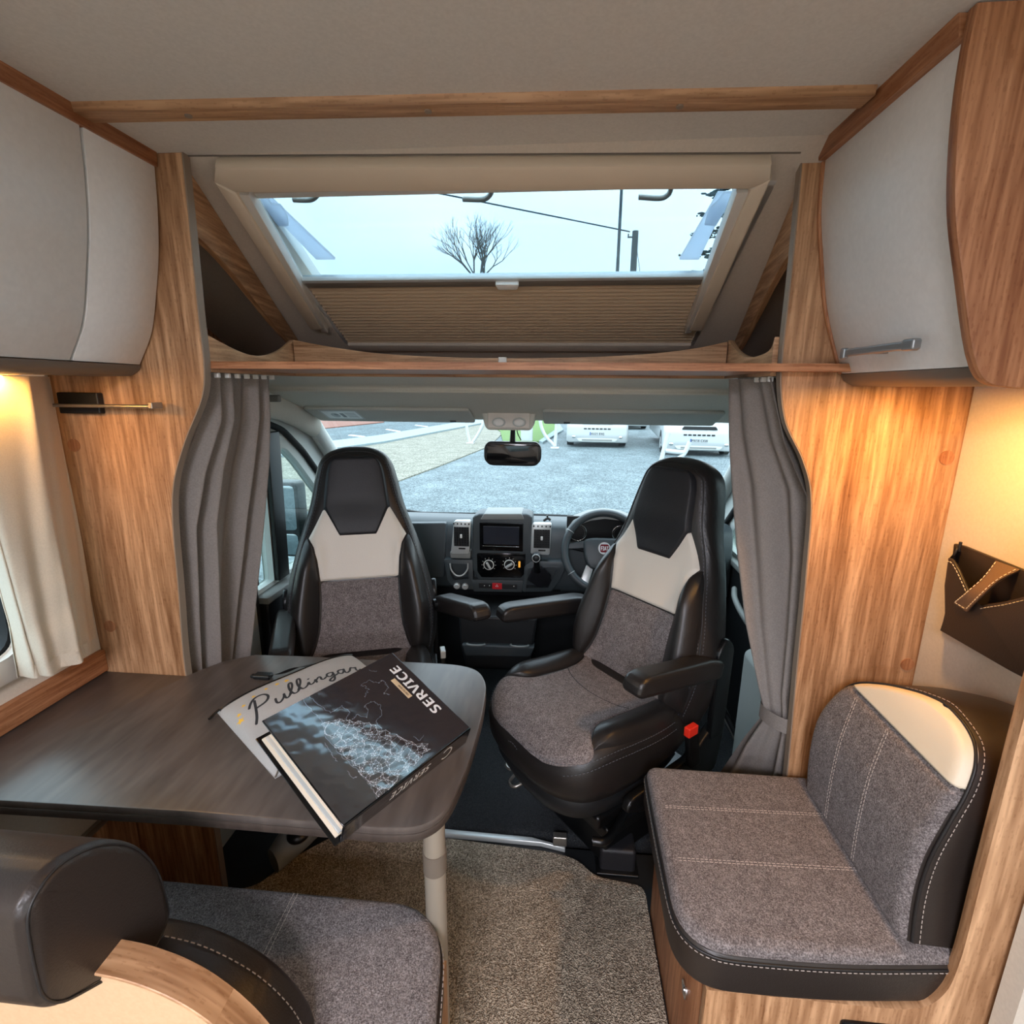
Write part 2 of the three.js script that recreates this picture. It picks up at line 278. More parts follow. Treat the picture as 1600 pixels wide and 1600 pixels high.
// ledge along the left wall at table height, and the strip low on the wall
struct('trim_4', ext('z', round([[-1.19, 0.722], [-1.176, 0.722], [-1.176, 0.782], [-1.19, 0.782]], [0, 0.004, 0.004, 0]), -1.143, 0.4, 0), M.oakRed, null, 'z');
struct('trim_5', box(-1.19, -1.178, 0.319, 0.337, -1.10, -0.2), M.metal);
struct('trim_6', box(-1.19, -1.182, 0.0, 0.32, -1.143, -0.2), M.oak);
struct('window_1', ext('x', rr(-1.005, 0.83, -0.085, 1.415, 0.075), -1.19, -1.168, 0.006, 2, [rr(-0.955, 0.88, -0.135, 1.365, 0.06)]), M.rail);
{
  const w = scene.getObjectByName('window_1');
  mesh('pane', ext('x', rr(-0.985, 0.85, -0.105, 1.395, 0.06), -1.222, -1.218), M.glass, w);
  mesh('seal', ext('x', rr(-0.962, 0.873, -0.128, 1.372, 0.062), -1.215, -1.195, 0, 2, [rr(-0.945, 0.89, -0.145, 1.355, 0.055)]), M.rubber, w);
}
{ const w = struct('unseen_window_2', ext('x', rr(0.53, 0.33, 1.37, 1.77, 0.06), 0.862, 0.88, 0.005, 2, [rr(0.58, 0.38, 1.32, 1.72, 0.05)]), M.rail); mesh('pane', ext('x', rr(0.545, 0.345, 1.355, 1.755, 0.05), 0.905, 0.909), M.glass, w); }  // out of view, placed to let cool daylight onto the left cabinet
// the closed walls round the cab opening
struct('wall_front_left', box(-1.25, -1.05, -0.1, 1.50, -1.62, -1.166), M.pillar);
struct('wall_front_right', box(0.80, 0.94, -0.1, 1.50, -1.62, -1.236), M.pillar);
struct('wall_niche_left', box(-1.25, -1.19, 1.50, 1.98, -2.1, -1.15), M.oakRed);
struct('wall_niche_right', box(0.88, 0.94, 1.50, 1.98, -2.1, -1.22), M.oakRed);
struct('ceiling_cab', box(-1.25, 0.94, 1.500, 1.516, -2.14, -1.166), M.oakRed, null, 'x');
struct('wall_bulkhead', box(-1.25, 0.94, -0.3, 0.735, -2.98, -2.92), M.plasticDark);
struct('floor_cab', box(-1.25, 0.94, -0.12, -0.04, -2.98, -1.40), M.plasticDark);

// ---------------------------------------------------------------- carpet, cab mat, threshold
const carpet = mesh('carpet', ext('y', round([[-1.05, 0.9], [-1.05, -1.12], [-0.86, -1.17], [-0.80, -1.27], [-0.70, -1.37], [-0.33, -1.392], [0.02, -1.372], [0.10, -1.352], [0.15, -1.30], [0.296, -1.28], [0.298, 0.9]], 0.03), 0.0, 0.014, 0.005, 2), M.carpet);
tag(carpet, 'mottled beige-grey carpet covering the aisle floor', 'carpet');
const strip = mesh('threshold_strip', ext('y', round([[-0.50, -1.425], [-0.05, -1.418], [0.06, -1.392], [0.06, -1.383], [-0.02, -1.398], [-0.50, -1.402]], 0.003), 0, 0.018, 0.003), M.silver);
tag(strip, 'thin silver threshold strip between the carpet and the cab mat', 'threshold');
const mat = mesh('cab_mat', ext('y', round([[-0.92, -1.43], [0.10, -1.43], [0.78, -1.45], [0.78, -2.45], [-1.0, -2.45], [-1.0, -1.50]], 0.03), -0.04, 0.022, 0.012, 3), M.cabMat);
tag(mat, 'black carpet mat on the cab floor between the two seats', 'floor mat');

// ================================================================ wooden side panels
const capsL = [[-1.191,1.332,-1.143], [-1.211,0.85,-1.143]];
function sidePanel(name, label, edge, wallX, z, thick, plugs, up) {
  const t = thing(name, label, 'panel', [0, 0, z]);
  const path = spl(edge, 60), s = Math.sign(edge[0][0] - wallX), inner = path.map(([x, y]) => [x - s * 0.003, y]);
  mesh('board', ext('z', [...inner, [wallX, path[path.length - 1][1]], [wallX, path[0][1]]], -thick, 0, 0.001, 1), M.oak, t);
  mesh('edge_strip', ext('z', [...path, ...path.map(([x, y]) => [x - s * 0.003, y]).reverse()], -thick - 0.0005, 0.0005), M.oakEdge, t);
  for (const p of plugs) mesh('cover_cap', cyl([p[0], p[1], 0], [p[0], p[1], 0.002], 0.0155), M.oakRed, t);
  return t;
}
sidePanel('side_panel', 'oak side panel with a wavy inner edge left of the cab, behind the table', [[-0.788, 1.93], [-0.791, 1.80], [-0.796, 1.63], [-0.800, 1.49], [-0.813, 1.437], [-0.870, 1.334], [-0.911, 1.241], [-0.928, 1.16], [-0.942, 0.96], [-0.957, 0.73], [-0.945, 0.40], [-0.945, 0.0]], -1.19, -1.145, 0.02, [[-1.155, 1.32], [-1.15, 0.85]]);
sidePanel('side_panel', 'oak side panel with a wavy inner edge right of the cab, behind the small bench', [[0.467, 1.93], [0.474, 1.732], [0.477, 1.53], [0.481, 1.475], [0.502, 1.392], [0.550, 1.308], [0.577, 1.235], [0.593, 1.036], [0.604, 0.785], [0.620, 0.451], [0.625, 0.0]], 0.88, -1.215, 0.02, [[0.852, 1.32], [0.858, 0.818]]);

// ================================================================ the valance round the cab opening (U shaped)
{
  const t = thing('cab_valance', 'curved oak valance board across the top of the cab opening', 'valance', [0, 0, 0]);
  const front = [...spl([[-0.795, 1.597], [-0.70, 1.580], [-0.55, 1.560], [-0.35, 1.549], [-0.17, 1.546], [0.05, 1.549], [0.25, 1.559], [0.38, 1.575], [0.462, 1.592]], 40), [0.462, 1.492], [-0.795, 1.492]];
  mesh('front_board', ext('z', front, -1.568, -1.552, 0.001, 1), M.oak, t, 'x');
  const side = (x0, x1, zn) => ext('x', [[-1.566, 1.492], [-1.566, 1.595], ...spl([[-1.566, 1.597], [-1.50, 1.566], [-1.42, 1.545], [-1.33, 1.540], [-1.25, 1.553], [zn, 1.575]], 20), [zn, 1.492]], x0, x1, 0.001, 1);
  mesh('side_board', side(-0.815, -0.799, -1.166), M.oak, t, 'z');
  mesh('side_board', side(0.466, 0.482, -1.236), M.oak, t, 'z');
  const p = [-0.167,1.54,-1.551]; mesh('hook_plate', rbox(p[0] - 0.012, p[0] + 0.012, p[1] - 0.009, p[1] + 0.009, -1.553, -1.548, 0.002), M.rail, t);
}
// boards closing the slope beside the niches
function cheek(label, x, turn, z0) {
  const t = thing('slope_cheek_board', label, 'board', [x, 0, z0], turn);
  const L = 0.735, top = (d) => CEIL - 0.48 * (d - (z0 + 1.16)) - 0.002;
  const lower = spl([[-0.0, top(0) - 0.135], [-0.12, top(0.12) - 0.105], [-0.27, top(0.27) - 0.088], [-0.42, top(0.42) - 0.075], [-0.56, top(0.56) - 0.052], [-L, top(L) - 0.02]], 24);
  mesh('board', ext('x', [[0, top(0)], ...lower, [-L, top(L)]], -0.008, 0.008, 0.001, 1), M.oak, t, 'z');
}
cheek('curved oak board under the sloping roof beside the left open niche', -0.815, 0.15, -1.168);
cheek('curved oak board under the sloping roof beside the right open niche', 0.492, -0.13, -1.238);

// ================================================================ roof window in the slope
{
  const t = thing('roof_window', 'sloping roof window with a cream frame and a half drawn pleated blind', 'skylight', [0, 0, 0]);
  const q = (x, tt, o) => slopePt(x, tt, o);
  // frame: top bar and two side rails standing proud of the soffit
  const fr = (pts, o0, o1, b = 0.006) => slopeExt(pts, o0, o1, b);
  mesh('top_frame', fr([[-0.727,0.004], [0.401,0.036], [0.413,0.072], [0.38,0.093], [-0.719,0.069], [-0.754,0.04]], -0.030, 0.0), M.skyFrame, t);
  mesh('side_frame', fr([[-0.752,0.037], [-0.72,0.068], [-0.769,0.61], [-0.807,0.61]], -0.030, 0.0), M.skyFrame, t);
  mesh('side_frame', fr([[0.413,0.067], [0.381,0.095], [0.392,0.62], [0.43,0.621]], -0.030, 0.0), M.skyFrame, t);
  mesh('guide_rail', fr([[-0.728,0.079], [-0.7,0.081], [-0.761,0.638], [-0.781,0.63]], -0.024, 0.012, 0.003), M.rail, t);
  mesh('guide_rail', fr([[0.385,0.105], [0.358,0.106], [0.383,0.644], [0.401,0.64]], -0.024, 0.012, 0.003), M.rail, t);
  mesh('bottom_frame', fr([[-0.735, 0.735], [0.425, 0.735], [0.425, 0.775], [-0.735, 0.775]], -0.012, 0.05, 0.004), M.soffit, t);
  // jambs of the opening up to the glass
  mesh('jamb', [fr([[-0.75, 0.115], [-0.736, 0.115], [-0.736, 0.74], [-0.75, 0.74]], 0.0, 0.09, 0.001), fr([[0.426, 0.115], [0.44, 0.115], [0.44, 0.74], [0.426, 0.74]], 0.0, 0.09, 0.001), fr([[-0.75, 0.10], [0.44, 0.10], [0.44, 0.114], [-0.75, 0.114]], 0.0, 0.09, 0.001), fr([[-0.75, 0.741], [0.44, 0.741], [0.44, 0.755], [-0.75, 0.755]], 0.0, 0.09, 0.001)], M.white, t);
  mesh('pane', slopeExt([[-0.76, 0.09], [0.45, 0.09], [0.45, 0.76], [-0.76, 0.76]], 0.092, 0.096), M.glass, t);
  mesh('insect_screen', slopeExt([[-0.733, 0.116], [0.423, 0.116], [0.423, 0.40], [-0.733, 0.40]], 0.005, 0.006), M.screenMesh, t);
  // hinge arms seen in both upper corners
  mesh('sash_bar', slopeExt([[-0.755,0.173], [-0.723,0.174], [-0.649,0.404], [-0.705,0.403]], 0.066, 0.074, 0.001), M.hinge, t);
  mesh('sash_bar', slopeExt([[0.381,0.202], [0.352,0.201], [0.317,0.423], [0.369,0.424]], 0.066, 0.074, 0.001), M.hinge, t);
  mesh('hinge_plate', slopeExt([[-0.749,0.153], [-0.717,0.154], [-0.714,0.183], [-0.694,0.187], [-0.69,0.214], [-0.707,0.253], [-0.733,0.253]], 0.046, 0.054, 0.002), M.hinge, t);
  mesh('hinge_plate', slopeExt([[0.385,0.181], [0.359,0.18], [0.351,0.207], [0.339,0.228], [0.342,0.276], [0.37,0.28]], 0.046, 0.054, 0.002), M.hinge, t);
  for (const [a, b, c, d] of [[[-0.581,0.15], [-0.59,0.163], [-0.61,0.174], [-0.654,0.173]], [[-0.169,0.159], [-0.174,0.172], [-0.189,0.184], [-0.241,0.183]], [[0.238,0.169], [0.237,0.18], [0.226,0.192], [0.17,0.189]]]) mesh('latch', tube([q(a[0], a[1] - 0.02, 0.052), q(...a, 0.05), q(...b, 0.05), q(...c, 0.05), q(...d, 0.05)], 0.006, 28, 8), M.rail, t);
  // blind: bar, pleats, pull
  mesh('blind_bar', [fr([[-0.733, 0.395], [0.423, 0.395], [0.423, 0.408], [-0.733, 0.408]], -0.008, 0.012, 0.002)], M.silver, t);
  mesh('blind_edge', [fr([[-0.733, 0.409], [0.423, 0.409], [0.423, 0.432], [-0.733, 0.432]], -0.006, 0.010, 0.002)], M.greyEdge, t);
  const N = 36, prof = []; for (let i = 0; i <= N; i++) prof.push([0.432 + (0.735 - 0.432) * i / N, (i % 2 ? 0.008 : -0.001)]);
  mesh('pleated_blind', grid(1, N, (u, v) => { const k = Math.round(v * N); return q(mix(-0.7365, 0.4265, u), prof[k][0], prof[k][1]); }).toNonIndexed(), std({ color: hex('#b49c80'), roughness: 0.9, side: THREE.DoubleSide }), t).geometry.computeVertexNormals();
  mesh('pull_tab', fr(round([[-0.185, 0.404], [-0.118, 0.404], [-0.124, 0.428], [-0.179, 0.428]], 0.006), -0.020, -0.006, 0.003), M.white, t);
}

// ================================================================ upper cabinets
const profL = [[-0.850, 1.903], [-0.856, 1.821], [-0.868, 1.734], [-0.883, 1.669], [-0.910, 1.576], [-0.950, 1.507]];
const profR = [[0.510, 1.903], [0.515, 1.811], [0.531, 1.725], [0.553, 1.626], [0.601, 1.497]];
const shell = (prof, th, z0, z1, b = 0.002) => { const c = spl(prof, 28); return ext('z', [...c, ...c.map(([x, y]) => [x + th, y]).reverse()], z0, z1, b, 2); };
{
  const t = thing('upper_cabinet', 'white fronted upper cabinet on the left wall above the window curtain', 'cabinet', [0, 0, 0]);
  const c = spl(profL, 24).map(([x, y]) => [x - 0.022, y]);
  mesh('carcass', ext('z', [[-0.872, CEIL - 0.002], ...c, [-0.99, 1.492], [-1.188, 1.492], [-1.188, CEIL - 0.002]], -1.142, 0.5, 0.001), M.oakRed, t);
  mesh('fixed_panel', shell(profL, -0.018, -1.140, -0.972), M.whiteDoor, t);
  mesh('door', shell(profL, -0.018, -0.966, -0.345), M.whiteDoor, t);
  mesh('door', shell(profL, -0.018, -0.339, 0.45), M.whiteDoor, t);
  mesh('bottom_strip', ext('z', [[-0.949, 1.505], [-0.956, 1.494], [-0.975, 1.482], [-1.05, 1.480], [-1.05, 1.491], [-0.985, 1.494], [-0.968, 1.505]], -1.141, 0.5, 0.001), M.greyEdge, t);
}
{
  const t = thing('upper_cabinet', 'white fronted upper cabinet on the right with a grey bar handle', 'cabinet', [0, 0, 0]);
  const c = spl(profR, 24).map(([x, y]) => [x + 0.022, y]);
  mesh('carcass', ext('z', [[0.532, CEIL - 0.002], ...c, [0.64, 1.484], [0.878, 1.484], [0.878, CEIL - 0.002]], -1.212, -0.832, 0.001), M.oakRed, t);
  mesh('door', shell(profR, 0.018, -1.205, -0.835), M.whiteDoor, t);
  mesh('bottom_strip', ext('z', [[0.602, 1.496], [0.610, 1.482], [0.63, 1.472], [0.72, 1.470], [0.72, 1.483], [0.635, 1.484], [0.618, 1.496]], -1.211, -0.832, 0.001), M.greyEdge, t);
  const e = spl([[0.500, CEIL - 0.002], [0.498, 1.884], [0.502, 1.80], [0.517, 1.70], [0.541, 1.62], [0.586, 1.495], [0.605, 1.474], [0.64, 1.467], [0.70, 1.466]], 40);
  mesh('end_panel', ext('z', [...e, [0.878, 1.466], [0.878, CEIL - 0.002]], -0.830, -0.812, 0.0025, 2), M.oakRed, t);
  mesh('far_rim', (() => { const k = spl(profR, 24); return ext('z', [...k.map(([x, y]) => [x - 0.004, y]), ...k.map(([x, y]) => [x + 0.03, y]).reverse()], -1.214, -1.2055, 0.001); })(), M.oakRed, t);
  const hz = (z, x, y) => [x, y, z];
  mesh('handle', [rbox(0.548, 0.560, 1.526, 1.540, -1.105, -0.905, 0.004), rbox(0.556, 0.592, 1.527, 1.539, -1.045, -1.030, 0.003), rbox(0.556, 0.592, 1.527, 1.539, -0.965, -0.950, 0.003), rbox(0.545, 0.556, 1.522, 1.542, -1.112, -1.098, 0.003), rbox(0.545, 0.560, 1.524, 1.542, -0.925, -0.896, 0.004)], M.handle, t);
}
// lamps under the cabinets, then one unseen lamp behind the camera
function underLamp(x, y, z, label, power) {
  const t = thing('under_cabinet_lamp', label, 'lamp', [x, y, z]);
  mesh('housing', new THREE.LatheGeometry([[0, 0], [0.040, 0], [0.042, -0.004], [0.040, -0.010], [0.032, -0.011], [0.030, -0.007], [0, -0.007]].map((p) => new THREE.Vector2(...p)), 28), M.chrome, t);
  mesh('lens', cyl([0, -0.0072, 0], [0, -0.0092, 0], 0.029), M.lampGlow, t);
  const l = new THREE.RectAreaLight(0xffb95c, power, 0.052, 0.052); l.position.set(x, y - 0.0125, z); l.rotation.x = -Math.PI / 2; scene.add(l);
}
underLamp(-1.065, 1.490, -0.925, 'small round warm lamp under the left upper cabinet', LAMP_L);
underLamp(0.675, 1.483, -1.02, 'small round warm lamp under the right upper cabinet', LAMP_R);

underLamp(-0.62, 1.490, 0.02, 'unseen small round warm lamp behind the camera, lighting the bench partition', LAMP_UNSEEN);  // out of view, placed to warm the rear face of the bench partition
// rail on the left panel
{
  const t = thing('hanging_rail', 'thin metal hanging rail with a dark bracket on the left oak panel', 'rail', [0, 0, 0]);
  mesh('bracket', rbox(-1.16, -1.058, 1.396, 1.444, -1.1445, -1.128, 0.003), M.plasticDark, t);
  mesh('rod', [rbox(-1.165, -0.908, 1.4115, 1.4185, -1.131, -1.098, 0.003)], M.metal, t);
  mesh('end_stop', rbox(-0.912, -0.902, 1.410, 1.424, -1.131, -1.098, 0.002), M.metal, t);
}

// ================================================================ curtains
// rows: [y, far edge [x, z], near edge [x, z]]; pleats ride across the sheet
function curtainSheet(rows, pleat, nu, nv) {
  const y0 = rows[0][0], y1 = rows[rows.length - 1][0], tab = rows.map(([y, a, b, amp]) => [y0 - y, [...a, ...b, amp]]);
  return grid(nu, nv, (u, v) => {
    const y = mix(y0, y1, v), q = ipts(tab, y0 - y), x = mix(q[0], q[2], u), z = mix(q[1], q[3], u), dx = q[2] - q[0], dz = q[3] - q[1], L = Math.hypot(dx, dz) || 1, o = pleat(u, v) * q[4];
    return [x + dz / L * o, y, z - dx / L * o];
  });
}
const solidify = (g, d) => { const a = g.toNonIndexed(), b = a.clone(), p = b.attributes.position, n = b.attributes.normal; for (let i = 0; i < p.count; i++) p.setXYZ(i, p.getX(i) - n.getX(i) * d, p.getY(i) - n.getY(i) * d, p.getZ(i) - n.getZ(i) * d); return mergeGeometries([clean(a), clean(b)]); };
{
  const t = thing('cab_curtain', 'grey pleated cab curtain hanging beside the left oak panel', 'curtain', [0, 0, 0]);
  const f = (u, v) => { const w = u + 0.03 * Math.sin(v * 3 + 1); return Math.sin(w * 6.2832 * 4.6 + 0.8 * Math.sin(v * 2.6)) * (0.55 + 0.45 * Math.sin(w * 9 + v)) + 0.5 * Math.sin(w * 6.2832 * 1.6 + 2.2 * v); };
  mesh('cloth', solidify(curtainSheet([[1.489, [-0.834,1.494,-1.45], [-0.836,1.488,-1.2], 0.014], [1.38, [-0.846,1.396,-1.45], [-0.848,1.405,-1.2], 0.018], [1.25, [-0.869,1.257,-1.45], [-0.91,1.289,-1.19], 0.024], [1.10, [-0.906,1.091,-1.45], [-0.957,1.152,-1.185], 0.030], [0.85, [-0.962,0.823,-1.44], [-0.972,0.928,-1.185], 0.032], [0.62, [-0.998,0.61,-1.42], [-0.988,0.733,-1.2], 0.03], [0.35, [-0.993,0.577,-1.4], [-0.986,0.695,-1.2], 0.03]].map(([y, a, b, k]) => [y, [a[0], a[2]], [b[0], b[2]], k]), f, 150, 60), 0.0015), M.curtain, t);
  mesh('glides', [-1.20, -1.24, -1.28, -1.32, -1.36, -1.40, -1.44].map((z) => rbox(-0.815, -0.803, 1.480, 1.4915, z - 0.005, z + 0.005, 0.002)), M.white, t);
}
{
  const t = thing('cab_curtain', 'grey cab curtain gathered by a tieback beside the right oak panel', 'curtain', [0, 0, 0]);
  const f = (u, v) => { const w = u + 0.04 * Math.sin(v * 2.5 + 2); return Math.sin(w * 6.2832 * 3.6 + 0.5) * (0.6 + 0.4 * Math.sin(w * 7 + 1 + v)) + 0.7 * Math.sin(w * 6.2832 * 1.2 + 1.4 * v + 2); };
  mesh('cloth', solidify(curtainSheet([[1.489, [0.447,1.485,-1.47], [0.487,1.482,-1.25], 0.012], [1.35, [0.46,1.341,-1.47], [0.539,1.361,-1.25], 0.018], [1.22, [0.474,1.183,-1.46], [0.614,1.244,-1.25], 0.030], [1.05, [0.497,1.023,-1.44], [0.638,1.055,-1.25], 0.032], [0.85, [0.531,0.809,-1.4], [0.636,0.87,-1.25], 0.026], [0.68, [0.57,0.641,-1.35], [0.623,0.707,-1.25], 0.014], [0.615, [0.583,0.584,-1.33], [0.628,0.642,-1.25], 0.008], [0.57, [0.591,0.537,-1.34], [0.633,0.605,-1.25], 0.010], [0.47, [0.57,0.409,-1.38], [0.644,0.518,-1.25], 0.022], [0.30, [0.525,0.235,-1.42], [0.656,0.399,-1.25], 0.026]].map(([y, a, b, k]) => [y, [a[0], a[2]], [b[0], b[2]], k]), f, 150, 80), 0.0015), M.curtain, t);
  const c = [0.613,0.601,-1.3]; const band = []; for (let i = 0; i <= 30; i++) band.push(i / 30 * Math.PI * 2);
  mesh('tieback', grid(40, 6, (u, v) => { const a = u * Math.PI * 2; return [c[0] + 0.030 * Math.cos(a) + 0.014 * Math.sin(a), c[1] - 0.02 + 0.042 * v + 0.008 * Math.sin(a), -1.293 + 0.058 * Math.sin(a)]; }, true), M.curtain, t);
  mesh('glides', [-1.26, -1.30, -1.34, -1.38, -1.42, -1.46].map((z) => rbox(0.470, 0.482, 1.480, 1.4915, z - 0.005, z + 0.005, 0.002)), M.white, t);
}
{
  const t = thing('window_curtain', 'cream folded curtain hanging at the left side window', 'curtain', [0, 0, 0]);
  const R = [
    [1.478, [-1.15,1.476,-0.843], [-1.09,1.477,-0.854], [-1.085,1.481,-1.002], [-1.15,1.483,-1.11]],
    [1.16, [-1.15,1.139,-0.905], [-1.08,1.143,-0.88], [-1.072,1.155,-0.978], [-1.15,1.116,-1.111]],
    [0.98, [-1.155,0.987,-0.915], [-1.085,1,-0.894], [-1.065,1.002,-0.975], [-1.15,0.969,-1.106]],
    [0.845, [-1.155,0.863,-0.907], [-1.085,0.875,-0.906], [-1.06,0.87,-0.974], [-1.15,0.835,-1.096]]];
  const tab = R.map(([y, ...p]) => [1.478 - y, p.flatMap((q) => [q[0], q[2]])]);
  const at = (u, y) => { const q = ipts(tab, 1.478 - y), k = u * 3; const c = new THREE.CatmullRomCurve3([0, 1, 2, 3].map((i) => new THREE.Vector3(q[i * 2], 0, q[i * 2 + 1])), false, 'catmullrom', 0.15).getPoint(u); return [c.x, c.z]; };
  mesh('cloth', solidify(grid(70, 50, (u, v) => { const y = 1.478 - v * (0.633 - 0.012 * Math.sin(u * 3)), [x, z] = at(u, y), w = 0.006 * Math.sin(u * 31 + v * 2) * (0.4 + v) + 0.003 * Math.sin(u * 60 + v * 9) * v + 0.0022 * Math.sin(v * 40 + u * 8) * Math.max(0, v - 0.55) * 2; return [x + w, y, z + w * 0.5]; }), 0.0012), M.curtainCream, t);
  mesh('hem', solidify(grid(70, 4, (u, v) => { const y = 0.872 - v * 0.030 + 0.012 * Math.sin(u * 3), [x, z] = at(u, y), w = 0.006 * Math.sin(u * 31 + 2) * 1.4; return [x + w + 0.0022, y, z + w * 0.5]; }), 0.0006), M.curtainCream, t);
  mesh('rail', rbox(-1.175, -1.075, 1.478, 1.490, -1.03, 0.1, 0.003), M.white, t);
}

// ================================================================ table and what lies on it
{
  const t = thing('dining_table', 'dark grey-brown laminate table with rounded corners and one leg', 'table', [0, 0, 0]);
  const out = [...round([[-1.186, -1.142], [-1.186, -0.60], [-1.02, -0.712]], 0), ...spl([[-0.64, -0.722], [-0.37, -0.721], [-0.27, -0.722], [-0.218, -0.733], [-0.187, -0.765], [-0.168, -0.85], [-0.159, -1.0], [-0.160, -1.10], [-0.170, -1.19], [-0.200, -1.245], [-0.25, -1.268], [-0.40, -1.272], [-0.72, -1.272]], 60), [-0.84, -1.266], [-0.905, -1.225], [-0.938, -1.175], [-0.955, -1.142]];
  mesh('tabletop', ext('y', out, 0.704, 0.720, 0.003, 2), M.table, t, 'x');
  mesh('edge_band', ext('y', out, 0.688, 0.7045, 0.002, 2), M.tableEdge, t, 'x');
  mesh('leg', cyl([-0.207, 0.012, -0.772], [-0.207, 0.688, -0.772], 0.0195, 0.0205, 28), M.legPaint, t);
  mesh('leg_collar', cyl([-0.207, 0.585, -0.772], [-0.207, 0.628, -0.772], 0.0222, 0.0222, 28), M.legDark, t);
  mesh('leg_foot', cyl([-0.207, 0.014, -0.772], [-0.207, 0.026, -0.772], 0.06, 0.05, 28), M.legDark, t);
  mesh('wall_bracket', box(-1.188, -1.165, 0.655, 0.688, -1.10, -0.62), M.metal, t);
  mesh('underside_bracket', rbox(-0.235, -0.165, 0.655, 0.690, -1.06, -0.98, 0.008), M.plasticBlack, t);
}
// grey fabric pouch with a script print, under the binder
const strokes = (g, lines, w) => { g.lineWidth = w; g.lineCap = g.lineJoin = 'round'; for (const L of lines) { g.beginPath(); g.moveTo(L[0][0], L[0][1]); for (let i = 1; i < L.length - 1; i++) { const mx = (L[i][0] + L[i + 1][0]) / 2, my = (L[i][1] + L[i + 1][1]) / 2; g.quadraticCurveTo(L[i][0], L[i][1], mx, my); } const e = L[L.length - 1]; g.lineTo(e[0], e[1]); g.stroke(); } };
{
  const A = [-0.775, -1.0], B = [-0.565, -1.285], C = [-0.345, -1.09], D = [-0.528, -0.812];
  const t = thing('fabric_pouch', 'grey fabric pouch with black script lettering and yellow stars, lying under the binder', 'pouch', [0, 0.7215, 0]);
  const P = (u, v) => { const a = [0, 1].map((k) => mix(mix(A[k], B[k], u), mix(D[k], C[k], u), v)); return a; };
  const h = (u, v) => { const e = Math.pow(Math.max(0, 4 * u * (1 - u)), 0.45) * Math.pow(Math.max(0, 4 * v * (1 - v)), 0.35); return 0.050 * e * (1 - 0.35 * v) + 0.0035 * Math.sin(u * 9 + v * 6) * e + 0.0025 * Math.sin(u * 4 - v * 14) * e; };
  const tx = canvasTex(1024, 860, (g, w, H) => {
    g.fillStyle = '#b0adaa'; g.fillRect(0, 0, w, H); const r = rng(9); for (let i = 0; i < 26000; i++) { g.fillStyle = `rgba(${r() < 0.5 ? '70,68,66' : '230,228,224'},0.10)`; g.fillRect(r() * w, r() * H, 2, 2); }
    g.save(); g.translate(84, 360); g.scale(1.34, 1.36); g.strokeStyle = '#25262a';
    strokes(g, [[[70, -120], [52, -60], [30, 5], [10, 40]], [[28, -80], [60, -140], [120, -150], [140, -110], [110, -60], [50, -50]]], 13);
    const u = (x) => [[[x, -45], [x - 14, -8], [x + 4, 6], [x + 34, -20], [x + 46, -50]], [[x + 46, -50], [x + 34, -8], [x + 44, 4], [x + 66, -14]]];
    const l = (x) => [[[x, -14], [x + 40, -70], [x + 62, -130], [x + 44, -134], [x + 18, -60], [x + 14, -2], [x + 32, 4], [x + 54, -14]]];
    const i = (x) => [[[x, -14], [x + 18, -48], [x + 6, -8], [x + 16, 4], [x + 40, -14]], [[x + 30, -74], [x + 32, -76]]];
    const n = (x) => [[[x, -14], [x + 16, -46], [x + 2, 4]], [[x + 6, -14], [x + 36, -50], [x + 44, -36], [x + 32, -4], [x + 44, 4], [x + 66, -14]]];
    const ga = (x) => [[[x + 48, -42], [x + 20, -52], [x, -20], [x + 12, 2], [x + 36, -14], [x + 50, -44], [x + 28, 30], [x + 2, 52], [x - 14, 36], [x + 20, 12], [x + 66, -12]]];
    const a = (x) => [[[x + 46, -42], [x + 18, -52], [x, -20], [x + 12, 2], [x + 34, -14], [x + 50, -46]], [[x + 50, -46], [x + 38, -8], [x + 48, 4], [x + 70, -14]]];
    const rr_ = (x) => [[[x, -14], [x + 22, -52], [x + 30, -38], [x + 50, -40]], [[x + 48, -40], [x + 36, -6], [x + 46, 4], [x + 66, -12]]];
    strokes(g, [...u(146), ...l(208), ...l(254), ...i(308), ...n(348), ...ga(418), ...a(486), ...rr_(558)], 12); g.restore();
    g.fillStyle = '#e8b438'; const star = (x, y, r) => { g.beginPath(); for (let k = 0; k < 10; k++) { const q = k % 2 ? r * 0.45 : r, an = -Math.PI / 2 + k * Math.PI / 5; g.lineTo(x + q * Math.cos(an), y + q * Math.sin(an)); } g.fill(); };
    [[44, 300, 28], [58, 240, 20], [112, 180, 18], [196, 138, 18], [290, 116, 18], [368, 118, 21], [432, 130, 24]].forEach((s) => star(...s));
  });
  const top = grid(48, 40, (u, v) => { const p = P(u, v); return [p[0], h(u, v), p[1]]; });
  { const uv = []; for (let j = 0; j <= 40; j++) for (let i = 0; i <= 48; i++) uv.push(i / 48, 1 - j / 40); top.setAttribute('uv', new THREE.Float32BufferAttribute(uv, 2)); }
  mesh('printed_front', top, std({ map: tx, roughness: 0.75, bumpMap: rep(texFabricBump, 0.06), bumpScale: 0.0004, side: THREE.DoubleSide }), t, 'y', true);
  const rim = []; for (let i = 0; i <= 24; i++) rim.push(P(i / 24, 0)); for (let i = 1; i <= 24; i++) rim.push(P(1, i / 24)); for (let i = 1; i <= 24; i++) rim.push(P(1 - i / 24, 1)); for (let i = 1; i < 24; i++) rim.push(P(0, 1 - i / 24));
  mesh('back', ext('y', rim, -0.001, 0.001), M.bagGrey, t);
  const zp = []; for (let i = 0; i <= 20; i++) { const p = P(0.01 + i / 20 * 0.98, 0.035); zp.push([p[0], h(0.01 + i / 20 * 0.98, 0.035) + 0.001, p[1]]); }
